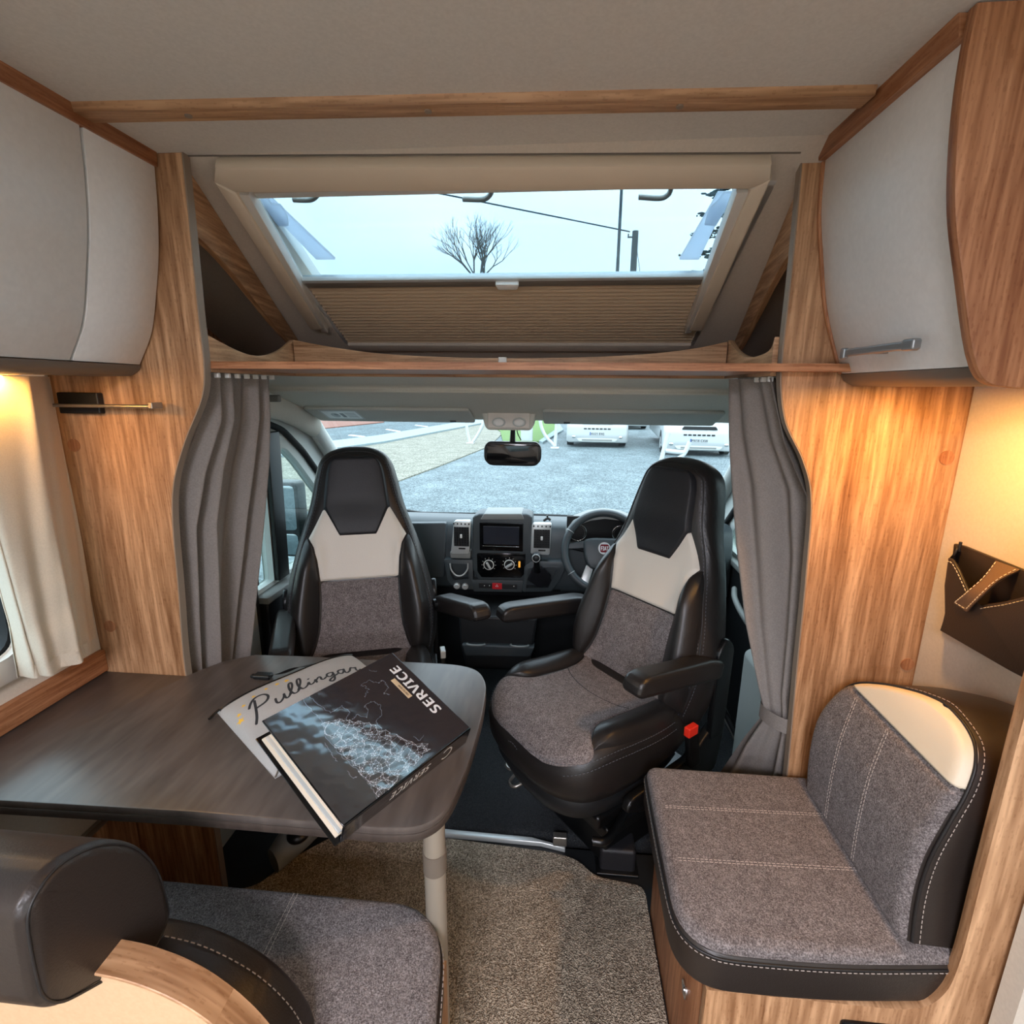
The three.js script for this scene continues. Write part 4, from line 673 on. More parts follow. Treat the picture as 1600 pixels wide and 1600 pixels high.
  // armrests, hung at their pivots
  for (const q of [-1, 1]) {
    const outl = [[-0.05, -0.034], [0.31, -0.026], [0.328, -0.014], [0.322, 0.022], [0.29, 0.034], [0.0, 0.034], [-0.055, 0.022]], g = ext('x', round(outl, 0.018, 5), -0.034, 0.034, 0.014, 4);
    const m = mesh('armrest', g, M.leather, t);
    mesh('pivot', cyl([-q * 0.045, 0.0, -0.02], [q * 0.01, 0.0, -0.02], 0.022), M.plasticBlack, m);
  }
  // seat pan, swivel, base
  mesh('seat_pan', loftRings([cr(0.265, 0.075), cr(0.275, 0.05), cr(0.335, 0.022), cr(0.354, 0.028)]), M.plasticDark, t);
  mesh('side_cover', [ext('x', round([[-0.12, 0.27], [0.22, 0.285], [0.30, 0.32], [0.28, 0.355], [0.02, 0.37], [-0.10, 0.46], [-0.15, 0.44]], 0.03), 0.245, 0.275, 0.008), ext('x', round([[-0.12, 0.27], [0.22, 0.285], [0.30, 0.32], [0.28, 0.355], [0.02, 0.37], [-0.10, 0.46], [-0.15, 0.44]], 0.03), -0.275, -0.245, 0.008)], M.plasticBlack, t);
  mesh('recline_bracket', [ext('x', round([[-0.13, 0.40], [-0.06, 0.40], [-0.06, 0.70], [-0.10, 0.74], [-0.14, 0.70]], 0.02), 0.262, 0.280, 0.004), ext('x', round([[-0.13, 0.40], [-0.06, 0.40], [-0.06, 0.70], [-0.10, 0.74], [-0.14, 0.70]], 0.02), -0.280, -0.262, 0.004)], M.plasticBlack, t);
  mesh('swivel_plate', [rbox(-0.20, 0.20, 0.215, 0.262, -0.10, 0.33, 0.012)], M.plasticBlack, t);
  mesh('base', [rbox(-0.17, 0.17, 0.024, 0.21, -0.06, 0.26, 0.015), rbox(-0.21, 0.21, 0.17, 0.214, -0.12, 0.30, 0.01)], M.plasticBlack, t);
  mesh('lever', [tube([[0.20, 0.25, 0.20], [0.24, 0.245, 0.30], [0.255, 0.25, 0.36], [0.235, 0.25, 0.385]], 0.012, 20, 8)], M.plasticBlack, t);
  const bk = mesh('belt_buckle', [ext('x', round([[0.00, 0.36], [0.05, 0.36], [0.075, 0.50], [0.035, 0.51]], 0.01), 0.276, 0.296, 0.004)], M.plasticBlack, t);
  mesh('release_button', rbox(0.277, 0.297, 0.478, 0.508, 0.034, 0.076, 0.003), M.redBuckle, bk);
  for (const [x, z] of [[-0.155, 0.385], [-0.085, 0.420]]) mesh('pull_loop', tube([[x - 0.02, 0.255, z - 0.14], [x - 0.022, 0.235, z - 0.02], [x - 0.012, 0.225, z + 0.012], [x + 0.012, 0.225, z + 0.012], [x + 0.022, 0.235, z - 0.02], [x + 0.02, 0.255, z - 0.14]], 0.0055, 40, 8), M.metal, t);
  return t;
}
function poseArms(seat, left, right) {                                   // [x, y, yaw, tilt] of each pivot
  seat.children.filter((c) => c.name === 'armrest').forEach((m, i) => { const [x, y, yaw, tilt] = i ? right : left; m.position.set(x, y, -0.02); m.rotation.order = 'YXZ'; m.rotation.set(-tilt, yaw, 0); });
}
const seatA = makeSeat('swivelled black, cream and grey passenger seat behind the dining table');
seatA.position.set(-0.700, 0, -1.705); seatA.rotation.y = 18 * Math.PI / 180;
const seatB = seatA.clone(); seatB.name = numbered('captain_chair'); seatB.userData = { label: 'swivelled black, cream and grey driver seat in front of the steering wheel', category: 'seat' }; scene.add(seatB);
seatB.position.set(0.269, 0, -1.62); seatB.rotation.y = -50 * Math.PI / 180;
poseArms(seatA, [-0.262, 0.645, 0.12, 0.0], [0.31, 0.66, 0.30, 0.25]); poseArms(seatB, [-0.31, 0.66, -0.15, 0.05], [0.262, 0.66, 0.0, 0.15]);
seatA.traverse((o) => { if (o.name === 'release_button') o.material = M.silver; });
for (const s of [seatA, seatB]) s.userData.group = 'swivelled cab seats';

// small things on the cab floor
{
  const t = thing('seat_rail_cover', 'grey plastic cover with a dark opening on the floor under the table', 'cover', [0, 0, 0]);
  mesh('shroud', loftRings([0, 0.15, 0.35, 0.55, 0.75, 0.9, 1].map((k) => { const r = []; for (let i = 0; i < 24; i++) { const a = i / 24 * Math.PI * 2, w = 0.042 + 0.02 * Math.sin(k * 2.4), h = mix(0.035, 0.060, Math.sin(k * Math.PI * 0.7)); r.push([mix(-0.83, -0.755, k) + w * Math.cos(a) * 0.7, 0.016 + h * (1 + Math.sin(a)), mix(-1.22, -1.40, k) + w * Math.cos(a) * 0.5]); } return r; })), M.plasticGrey, t);
  mesh('opening', (() => { const g = new THREE.SphereGeometry(0.03, 24, 16); g.scale(1.15, 0.7, 1.3); g.translate(-0.772, 0.105, -1.275); return g; })(), M.plasticBlack, t);
}
{ const t = thing('floor_bracket', 'dark metal seat bracket with a bright lower edge standing on the floor under the table', 'bracket', [0, 0, 0]); mesh('plate', rbox(-0.63, -0.50, 0.016, 0.09, -1.42, -1.385, 0.006), M.plasticBlack, t); mesh('bright_edge', rbox(-0.635, -0.495, 0.0145, 0.022, -1.386, -1.376, 0.002), M.chrome, t); }
{ const t = thing('floor_anchor', 'brown-black anchor block on the floor beside the right bench', 'anchor', [0, 0, 0]); mesh('block', rbox(0.165, 0.275, 0.0, 0.085, -1.42, -1.325, 0.012), M.leatherDark, t); mesh('lip', rbox(0.155, 0.285, 0.0, 0.012, -1.43, -1.31, 0.004), M.plasticBlack, t); mesh('eye', rbox(0.02, 0.065, 0.02, 0.055, -1.41, -1.385, 0.004), M.metal, t); }

// ================================================================ dashboard
const pb = (A, B, d, r = 0.003) => rbox(A[0], B[0], B[1], A[1], A[2] - d, A[2], r);
{
  const t = thing('dashboard', 'dark grey dashboard across the cab with silver air vents and a screen', 'dashboard', [0, 0, 0]);
  mesh('body', ext('x', round([[-2.300, 0.53], [-2.288, 0.62], [-2.300, 0.79], [-2.318, 0.842], [-2.36, 0.862], [-2.45, 0.852], [-2.60, 0.822], [-2.80, 0.772], [-2.84, 0.75], [-2.84, 0.25], [-2.55, 0.25], [-2.40, 0.50]], [0.02, 0.05, 0.05, 0.03, 0.04, 0.04, 0, 0, 0, 0, 0, 0]), -1.045, 0.795, 0.006), M.plastic, t);
  mesh('lower_panel', ext('x', [[-2.46, 0.0], [-2.40, 0.50], [-2.52, 0.50], [-2.60, 0.0]], -1.045, 0.795, 0.004), M.plasticDark, t);
  mesh('glove_box', ext('z', round([[-0.922,0.839],[-0.504,0.855],[-0.519,0.589],[-0.94,0.552]], 0.012), -2.31, -2.275, 0.006), M.plastic, t);
  mesh('centre_stack', ext('z', round([[-0.377,0.893],[-0.348,0.909],[-0.128,0.915],[-0.104,0.901],[-0.1,0.643],[-0.123,0.595],[-0.35,0.589],[-0.38,0.642]], 0.01), -2.36, -2.25, 0.008), M.plastic, t);
  mesh('top_cowl', ext('z', round([[-0.341,0.883],[-0.324,0.911],[-0.153,0.916],[-0.139,0.889]], 0.006), -2.38, -2.245, 0.004), M.plasticGrey, t);
  const sc = mesh('screen_bezel', pb([-0.344,0.872,-2.243], [-0.145,0.739,-2.243], 0.02), M.glossBlack, t);
  mesh('screen', pb([-0.326,0.855,-2.241], [-0.163,0.77,-2.241], 0.004, 0.001), M.screen, sc); mesh('silver_line', pb([-0.33,0.762,-2.241], [-0.163,0.761,-2.241], 0.004, 0.001), M.chrome, sc);
  const cl = mesh('climate_panel', ext('z', round([[-0.357,0.723],[-0.133,0.731],[-0.135,0.638],[-0.152,0.613],[-0.337,0.608],[-0.355,0.636]], 0.006), -2.27, -2.243, 0.002), M.glossBlack, t);
  const knob = (P, a) => { const k = mesh('knob', [cyl([P[0], P[1], P[2]], [P[0], P[1], P[2] + 0.012], 0.021, 0.0195, 28)], M.plasticBlack, cl); const ring = new THREE.TorusGeometry(0.0225, 0.0021, 8, 36); ring.translate(P[0], P[1], P[2] + 0.005); mesh('ring', ring, M.white, cl); const grip = rbox(-0.0055, 0.0055, -0.018, 0.018, 0.012, 0.020, 0.003); grip.rotateZ(a); grip.translate(P[0], P[1], P[2]); mesh('grip', grip, M.silver, cl); const tk = []; for (let i = 0; i < 9; i++) { const b = -2.2 + i * 0.55; const q = rbox(-0.001, 0.001, 0.029, 0.033, 0, 0.001, 0.0004); q.rotateZ(b); q.translate(P[0], P[1], P[2]); tk.push(q); } mesh('scale_marks', tk, M.white, cl); };
  knob([-0.301,0.672,-2.243], 0.5); knob([-0.206,0.676,-2.243], -1.0);
  mesh('temperature_light', pb([-0.165,0.693,-2.242], [-0.156,0.663,-2.242], 0.003, 0.001), M.amber, cl);
  const vent = (O, a, b, c, d) => {
    const v = mesh('air_vent', ext('z', round(O, 0.012), -2.275, -2.243, 0.004, 2), M.silver, t), x0 = a[0], x1 = b[0], y1 = a[1], y0 = b[1];
    mesh('vent_well', rbox(x0, x1, y0, y1, -2.250, -2.2425, 0.001), M.plasticBlack, v);
    const s = []; for (let i = 1; i < 6; i++) s.push(rbox(mix(x0, x1, i / 6) - 0.0022, mix(x0, x1, i / 6) + 0.0022, y0 + 0.002, y1 - 0.002, -2.2435, -2.236, 0.001)); for (let i = 1; i < 8; i++) s.push(rbox(x0 + 0.002, x1 - 0.002, mix(y0, y1, i / 8) - 0.0012, mix(y0, y1, i / 8) + 0.0012, -2.2435, -2.2385, 0.0005)); mesh('vent_slats', s, M.plasticDark, v);
    mesh('vent_tab', rbox((x0 + x1) / 2 - 0.005, (x0 + x1) / 2 + 0.005, (y0 + y1) / 2 - 0.004, (y0 + y1) / 2 + 0.014, -2.238, -2.230, 0.003), M.white, v);
    const w = []; for (let i = 0; i < 5; i++) w.push(rbox(mix(x0, x1, i / 4) - 0.003, mix(x0, x1, i / 4) + 0.003, y1 + 0.010, y1 + 0.018, -2.244, -2.2425, 0.0005)); mesh('defrost_slots', w, M.plasticBlack, v);
    mesh('vent_wheel', rbox(mix(x0, x1, 0.3), mix(x0, x1, 0.75), y0 - 0.014, y0 - 0.007, -2.244, -2.240, 0.002), M.plasticBlack, v);
  };
  vent([[-0.461,0.874],[-0.382,0.877],[-0.393,0.718],[-0.479,0.715]], [-0.462,0.847,-2.243], [-0.392,0.755,-2.243]); vent([[-0.107,0.873],[-0.018,0.876],[-0.023,0.726],[-0.11,0.729]], [-0.097,0.847,-2.243], [-0.024,0.759,-2.243]);
  mesh('vent_foot', [ext('z', round([[-0.484,0.725],[-0.388,0.728],[-0.388,0.694],[-0.481,0.694]], 0.006), -2.30, -2.25, 0.003)], M.plasticGrey, t);
  // open pocket with its ring and two sockets
  const pk = mesh('pocket_surround', ext('z', round([[-0.515,0.686],[-0.376,0.689],[-0.377,0.594],[-0.369,0.541],[-0.448,0.54],[-0.496,0.573]], 0.008), -2.33, -2.25, 0.005, 2, [round([[-0.497,0.671],[-0.394,0.672],[-0.392,0.591],[-0.471,0.581],[-0.489,0.615]], 0.006)]), M.plastic, t);
  mesh('pocket_well', pb([-0.511,0.657,-2.3], [-0.398,0.558,-2.3], 0.01), M.plasticBlack, pk);
  const u = [[-0.484,0.67],[-0.479,0.638],[-0.461,0.614],[-0.443,0.608],[-0.422,0.615],[-0.403,0.641],[-0.4,0.673]]; mesh('pocket_ring', tube(u.map(([x, y]) => [x, y, -2.249]), 0.004, 40, 8), M.silver, pk);
  for (const P of [[-0.453,0.56,-2.248], [-0.414,0.559,-2.248]]) mesh('socket', [cyl([P[0], P[1], P[2] - 0.01], [P[0], P[1], P[2] + 0.006], 0.015), cyl([P[0], P[1], P[2] + 0.006], [P[0], P[1], P[2] + 0.010], 0.011, 0.008)], M.silver, pk);
  const sw = mesh('switch_strip', ext('z', round([[-0.383,0.591],[-0.141,0.598],[-0.146,0.538],[-0.375,0.531]], 0.006), -2.32, -2.25, 0.004), M.plastic, t);
  mesh('switch_row', pb([-0.35,0.577,-2.248], [-0.17,0.553,-2.248], 0.004, 0.002), M.plasticDark, sw); mesh('hazard_button', pb([-0.286,0.581,-2.245], [-0.241,0.551,-2.245], 0.006, 0.002), M.red, sw);
  { const c = [-0.264,0.568,-2.244], tri = []; for (let i = 0; i < 3; i++) { const a = Math.PI / 2 + i * 2.0944, b = a + 2.0944; tri.push(cyl([c[0] + 0.007 * Math.cos(a), c[1] + 0.007 * Math.sin(a), c[2]], [c[0] + 0.007 * Math.cos(b), c[1] + 0.007 * Math.sin(b), c[2]], 0.0008, 0.0008, 6)); } mesh('hazard_symbol', tri, M.white, sw); }
  for (const P of [[-0.323,0.566,-2.247], [-0.299,0.567,-2.247], [-0.185,0.569,-2.247]]) mesh('switch_light', cyl([P[0], P[1], P[2]], [P[0], P[1], P[2] + 0.0015], 0.0022), M.white, sw);
  mesh('gear_surround', ext('z', round([[-0.138,0.673],[-0.101,0.699],[0.033,0.698],[0.057,0.681],[0.03,0.615],[-0.01,0.551],[-0.145,0.542]], 0.01), -2.33, -2.24, 0.006, 2, [round([[-0.123,0.668],[0.005,0.679],[0.017,0.661],[-0.022,0.566],[-0.134,0.558]], 0.008)]), M.plastic, t);
  mesh('gear_well', pb([-0.145,0.665,-2.3], [0.032,0.532,-2.3], 0.01), M.plasticBlack, t);
  // instrument hood with two dials
  const hd = [[0.046,0.837],[0.078,0.888],[0.145,0.917],[0.214,0.928],[0.289,0.921],[0.352,0.897],[0.388,0.848],[0.392,0.796],[0.048,0.784]];
  const hood = mesh('instrument_hood', ext('z', round(hd, 0.01), -2.36, -2.235, 0.006, 2, [round([[0.06,0.832],[0.09,0.877],[0.151,0.902],[0.215,0.913],[0.285,0.906],[0.341,0.885],[0.375,0.842],[0.378,0.795],[0.062,0.784]], 0.008)]), M.plasticGrey, t);
  mesh('dial_face', pb([0.05,0.905,-2.275], [0.392,0.779,-2.275], 0.01), M.plasticBlack, hood);
  for (const P of [[0.101,0.832,-2.265], [0.292,0.832,-2.265]]) { const g = new THREE.TorusGeometry(0.038, 0.0022, 8, 40); g.translate(...P); mesh('dial_ring', g, M.chrome, hood); const tk = []; for (let i = 0; i < 20; i++) { const q = rbox(-0.0006, 0.0006, 0.029, 0.034, -0.002, 0, 0.0002); q.rotateZ(-2.2 + i * 0.23); q.translate(...P); tk.push(q); } mesh('dial_marks', tk, M.plasticGrey, hood); }
  // low console with two cup holders
  const co = mesh('cup_console', ext('z', round([[-0.42,0.477],[-0.067,0.482],[-0.087,0.321],[-0.103,0.231],[-0.389,0.221],[-0.411,0.315]], 0.015), -2.36, -2.10, 0.012), M.plasticDark, t);
  mesh('cup_tray', ext('z', round([[-0.404,0.35],[-0.076,0.355],[-0.098,0.304],[-0.387,0.294]], 0.012), -2.13, -2.075, 0.008), M.plastic, co);
  for (const P of [[-0.34,0.351,-2.1], [-0.145,0.355,-2.1]]) mesh('cup_holder', (() => { const g = new THREE.TorusGeometry(0.040, 0.0045, 8, 30); g.rotateX(1.25); g.translate(P[0], P[1], P[2] + 0.012); return g; })(), M.plasticGrey, co);
  { const P = [-0.036,0.879,-2.3]; mesh('clip', [tube([[P[0] - 0.02, P[1] - 0.006, P[2]], [P[0], P[1] + 0.006, P[2]], [P[0] + 0.012, P[1] - 0.002, P[2]]], 0.006, 16, 8), cyl([P[0], P[1], P[2]], [P[0] - 0.004, P[1] + 0.02, P[2]], 0.004)], M.plasticBlack, t); }
}
{
  const P = [-0.081,0.74,-2.165], t = thing('gear_lever', 'black gear lever with a round knob and a leather boot in the dashboard', 'gear lever', P);
  const kn = new THREE.SphereGeometry(0.023, 28, 20); kn.scale(1, 1.05, 1); mesh('knob', kn, M.plasticDark, t);
  const cap = new THREE.TorusGeometry(0.0165, 0.002, 8, 32); cap.translate(0, 0.002, 0.017); mesh('knob_ring', cap, M.silver, t);
  const cd = cyl([0, 0.002, 0.016], [0, 0.002, 0.0185], 0.0155, 0.0155, 28); mesh('knob_cap', cd, M.plasticBlack, t);
  mesh('gear_pattern', [-0.007, 0, 0.007].map((x) => rbox(x - 0.0009, x + 0.0009, -0.005, 0.009, 0.0185, 0.0192, 0.0003)).concat([rbox(-0.008, 0.008, 0.0012, 0.0028, 0.0185, 0.0192, 0.0003)]), M.white, t);
  mesh('shaft', cyl([0, -0.015, -0.002], [0.004, -0.075, -0.03], 0.012, 0.015), M.plasticBlack, t);
  mesh('boot', loftRings([0, 0.2, 0.4, 0.6, 0.8, 1].map((k) => { const r = []; for (let i = 0; i < 32; i++) { const a = i / 32 * Math.PI * 2, R = mix(0.018, 0.050, Math.pow(k, 0.8)) * (1 + 0.10 * Math.sin(a * 5 + k * 4) * k); r.push([0.006 + R * Math.cos(a) * 1.05 + 0.012 * k, -0.055 - 0.075 * k + R * Math.sin(a) * 0.72, -0.025 - 0.055 * k]); } return r; })), M.leatherDark, t);
}
{
  const P = [0.213,0.776,-2.17], t = thing('steering_wheel', 'dark grey four-spoke steering wheel with a round red and silver emblem', 'steering wheel', P); t.rotation.x = -0.42;
  const rim = new THREE.TorusGeometry(0.170, 0.0165, 16, 96); mesh('rim', rim, M.plastic, t);
  mesh('stitch_ring', [0.52, 2.62, 3.75, 5.67].map((a) => { const g = new THREE.TorusGeometry(0.0172, 0.0012, 6, 24); g.rotateY(Math.PI / 2); g.rotateZ(a + Math.PI / 2); g.translate(0.170 * Math.cos(a), 0.170 * Math.sin(a), 0); g.rotateX(0); return g; }), M.silver, t);
  mesh('hub', ext('z', round([[-0.092, 0.050], [-0.05, 0.060], [0.05, 0.060], [0.092, 0.050], [0.085, -0.03], [0.062, -0.078], [-0.062, -0.078], [-0.085, -0.03]], 0.022), -0.045, 0.012, 0.014, 4), M.plastic, t);
  mesh('spoke', ext('z', round([[-0.165, 0.030], [-0.08, 0.046], [-0.08, 0.012], [-0.165, 0.006]], 0.004), -0.022, -0.002, 0.004), M.plastic, t); mesh('spoke', ext('z', round([[0.165, 0.030], [0.08, 0.046], [0.08, 0.012], [0.165, 0.006]], 0.004), -0.022, -0.002, 0.004), M.plastic, t);
  mesh('spoke', ext('z', round([[-0.075, -0.06], [-0.045, -0.07], [-0.070, -0.158], [-0.105, -0.138]], 0.004), -0.022, -0.004, 0.004), M.silver, t); mesh('spoke', ext('z', round([[0.075, -0.06], [0.045, -0.07], [0.070, -0.158], [0.105, -0.138]], 0.004), -0.022, -0.004, 0.004), M.silver, t);
  const em = mesh('emblem', cyl([0.0, 0.012, 0.010], [0.0, 0.012, 0.0155], 0.029, 0.028, 40), M.chrome, t);
  const et = canvasTex(256, 256, (g, w, h) => { g.fillStyle = '#c9ccce'; g.fillRect(0, 0, w, h); g.fillStyle = '#6d1420'; g.beginPath(); g.roundRect(38, 42, 180, 172, 40); g.fill(); g.fillStyle = '#e4e6e8'; g.textAlign = 'center'; g.textBaseline = 'middle'; g.font = 'bold 96px sans-serif'; g.save(); g.translate(128, 130); g.scale(0.78, 1.25); g.fillText('FIAT', 0, 0); g.restore(); });
  const dg = new THREE.CircleGeometry(0.0265, 40); dg.translate(0, 0.012, 0.0158); mesh('emblem_face', dg, std({ map: et, roughness: 0.25, metalness: 0.2 }), em, 'y', true);
  mesh('column', cyl([0, -0.01, -0.04], [0, -0.02, -0.16], 0.045, 0.06), M.plasticDark, t);
  mesh('stalk', [tube([[-0.04, 0.0, -0.06], [-0.10, 0.01, -0.05], [-0.155, 0.02, -0.04]], 0.007, 14, 8), tube([[0.04, 0.0, -0.06], [0.10, 0.01, -0.05], [0.155, 0.02, -0.04]], 0.007, 14, 8)], M.plasticBlack, t);
}

// ================================================================ cab lining, visors, mirror, windscreen, doors
{
  const h = struct('ceiling_lining', ext('x', round([[-1.570, 1.499], [-1.60, 1.490], [-1.735, 1.468], [-1.752, 1.458], [-1.745, 1.446], [-1.93, 1.396], [-2.00, 1.378], [-2.10, 1.338], [-2.125, 1.336], [-2.16, 1.36], [-2.16, 1.499]], [0, 0.02, 0.012, 0.006, 0.006, 0.03, 0.03, 0.01, 0, 0, 0]), -1.06, 0.81, 0.002), M.headliner, null, 'x');
  for (const s of [-1, 1]) mesh('side_lining', loftRings([0, 0.25, 0.5, 0.75, 1].map((k) => { const x = s < 0 ? -1.058 : 0.808, r = []; for (let i = 0; i < 16; i++) { const a = i / 16 * Math.PI * 2; r.push([x - s * 0.02 + 0.040 * Math.cos(a), mix(1.42, 1.31, k * k) + 0.055 * Math.sin(a), mix(-1.62, -2.13, k)]); } return r; })), M.headliner, h);
  mesh('coat_hook', [[-0.901,1.425,-1.62]].map((p) => rbox(p[0] - 0.03, p[0] + 0.012, p[1] - 0.012, p[1] + 0.010, p[2] - 0.01, p[2] + 0.01, 0.005)), M.plasticGrey, h);
}
const visorGeo = (O) => { const lo = O.map(([x, y]) => [x, y]); const g = ext('z', round(lo, 0.012), -0.010, 0.010, 0.006, 3); return g; };
function visor(label, x0, x1, sticker) {
  const w = (x1 - x0) / 2, t = thing('sun_visor', label, 'sun visor', [(x0 + x1) / 2, 1.3585, -2.022]); t.rotation.x = 1.225;
  mesh('flap', ext('z', rr(-w, -0.088, w, 0.074, 0.016), -0.008, 0.006, 0.006, 3), M.visor, t);
  const s = sticker; if (s) { const tx = canvasTex(256, 128, (g, W, H) => { g.fillStyle = '#dfe6e8'; g.fillRect(0, 0, W, H); g.strokeStyle = '#7e8a92'; g.lineWidth = 5; g.strokeRect(6, 6, W - 12, H - 12); g.fillStyle = '#9aa6ae'; g.beginPath(); g.arc(80, 70, 30, 0, 7); g.fill(); g.fillStyle = '#56646e'; g.beginPath(); g.arc(88, 60, 14, 0, 7); g.fill(); g.fillRect(120, 40, 26, 60); g.fillStyle = '#7a8790'; for (let i = 0; i < 5; i++) g.fillRect(160, 30 + i * 16, 70, 6); }); mesh('warning_sticker', decal([s[0], -0.050, 0.0066], [s[1], -0.050, 0.0066], [s[0], 0.06, 0.0066], [s[1], 0.06, 0.0066], 2), std({ map: tx, roughness: 0.4 }), t, 'y', true); }
  mesh('clip', rbox(x0 < -0.5 ? w - 0.10 : -w + 0.08, x0 < -0.5 ? w - 0.075 : -w + 0.105, -0.070, -0.056, 0.004, 0.009, 0.002), M.plasticDark, t);
}
visor('grey sun visor with a printed warning sticker on the passenger side', -0.985, -0.335, [-0.27, -0.12]);
visor('plain grey sun visor on the driver side', -0.060, 0.60, null);
{
  const A = [-0.288,1.378,-2.03], B = [-0.098,1.302,-2.03], t = thing('overhead_console', 'grey overhead console with two round reading lamps above the mirror', 'console', [0, 0, 0]);
  mesh('housing', ext('z', round([[A[0], B[1] + 0.015], [A[0] + 0.012, B[1]], [B[0] - 0.012, B[1]], [B[0], B[1] + 0.015], [B[0] + 0.02, A[1] + 0.02], [A[0] - 0.02, A[1] + 0.02]], 0.012), -2.12, -2.03, 0.008), M.headliner, t);
  mesh('lamp_plate', rbox(A[0] + 0.012, B[0] - 0.012, B[1] + 0.008, A[1] - 0.004, -2.034, -2.024, 0.004), M.rail, t);
  for (const P of [[-0.232,1.333,-2.024], [-0.152,1.334,-2.024]]) { const g = new THREE.TorusGeometry(0.020, 0.003, 8, 30); g.scale(1.15, 0.8, 1); g.translate(...P); mesh('reading_lamp_ring', g, M.pillar, t); const d = new THREE.SphereGeometry(0.018, 20, 14); d.scale(1.15, 0.8, 0.35); d.translate(...P); mesh('reading_lamp', d, M.white, t); }
}
{
  const c = [-0.179,1.208,-2.05], A = [-0.292,1.255,-2.05], B = [-0.063,1.159,-2.05], w = (B[0] - A[0]) / 2, h = (A[1] - B[1]) / 2;
  const t = thing('rear_view_mirror', 'black rear view mirror hanging on a stalk at the top of the windscreen', 'mirror', c);
  mesh('shell', ext('z', round([[-w, -h * 0.5], [-w * 0.84, -h * 0.92], [-w * 0.70, -h], [w * 0.70, -h], [w * 0.84, -h * 0.92], [w, -h * 0.5], [w, h * 0.55], [w * 0.86, h], [-w * 0.86, h], [-w, h * 0.55]], 0.016), -0.028, 0.006, 0.006, 3), M.plasticBlack, t);
  mesh('mirror_glass', ext('z', round([[-w + 0.010, -h * 0.5], [-w * 0.80, -h * 0.82], [w * 0.80, -h * 0.82], [w - 0.010, -h * 0.5], [w - 0.010, h * 0.55], [w * 0.84, h - 0.008], [-w * 0.84, h - 0.008], [-w + 0.010, h * 0.55]], 0.012), 0.004, 0.008, 0.001), M.darkMirror, t);
  mesh('stalk', cyl([-0.002, h - 0.005, -0.015], [-0.002, h + 0.062, -0.035], 0.012, 0.009), M.plasticBlack, t);
  mesh('cable', tube([[0.012, h + 0.06, -0.03], [0.018, h + 0.03, -0.025], [0.032, h + 0.005, -0.018]], 0.0022, 16, 6), M.plasticBlack, t);
}
{
  const w = struct('window_3', (() => { const g = grid(24, 12, (u, v) => { const x = mix(mix(-1.045, -1.065, v), mix(0.795, 0.815, v), u), k = u * 2 - 1, bow = 0.10 * (1 - k * k); return [x, mix(1.345, 0.745, v), mix(-2.115, -2.80, v) - bow * (0.25 + 0.75 * v)]; }); return g; })(), M.tintGlass);
  mesh('bottom_seal', tube([[-1.06, 0.760, -2.79], [-0.6, 0.752, -2.86], [-0.12, 0.750, -2.895], [0.36, 0.752, -2.86], [0.81, 0.760, -2.79]], 0.012, 40, 8), M.rubber, w);
}
{
  const t = thing('wiper', 'black windscreen wiper lying at the foot of the windscreen', 'wiper', [0, 0, 0]); const a = [-0.905,0.748,-2.95], b = [-0.63,0.696,-2.97], c = [-1.181,0.772,-2.93];
  mesh('arm', tube([b, [-0.768,0.726,-2.96], a], 0.008, 20, 8), M.plasticBlack, t); mesh('blade', tube([[-0.683,0.685,-2.96], [-0.875,0.713,-2.95], c], 0.006, 20, 8), M.rubber, t);
}
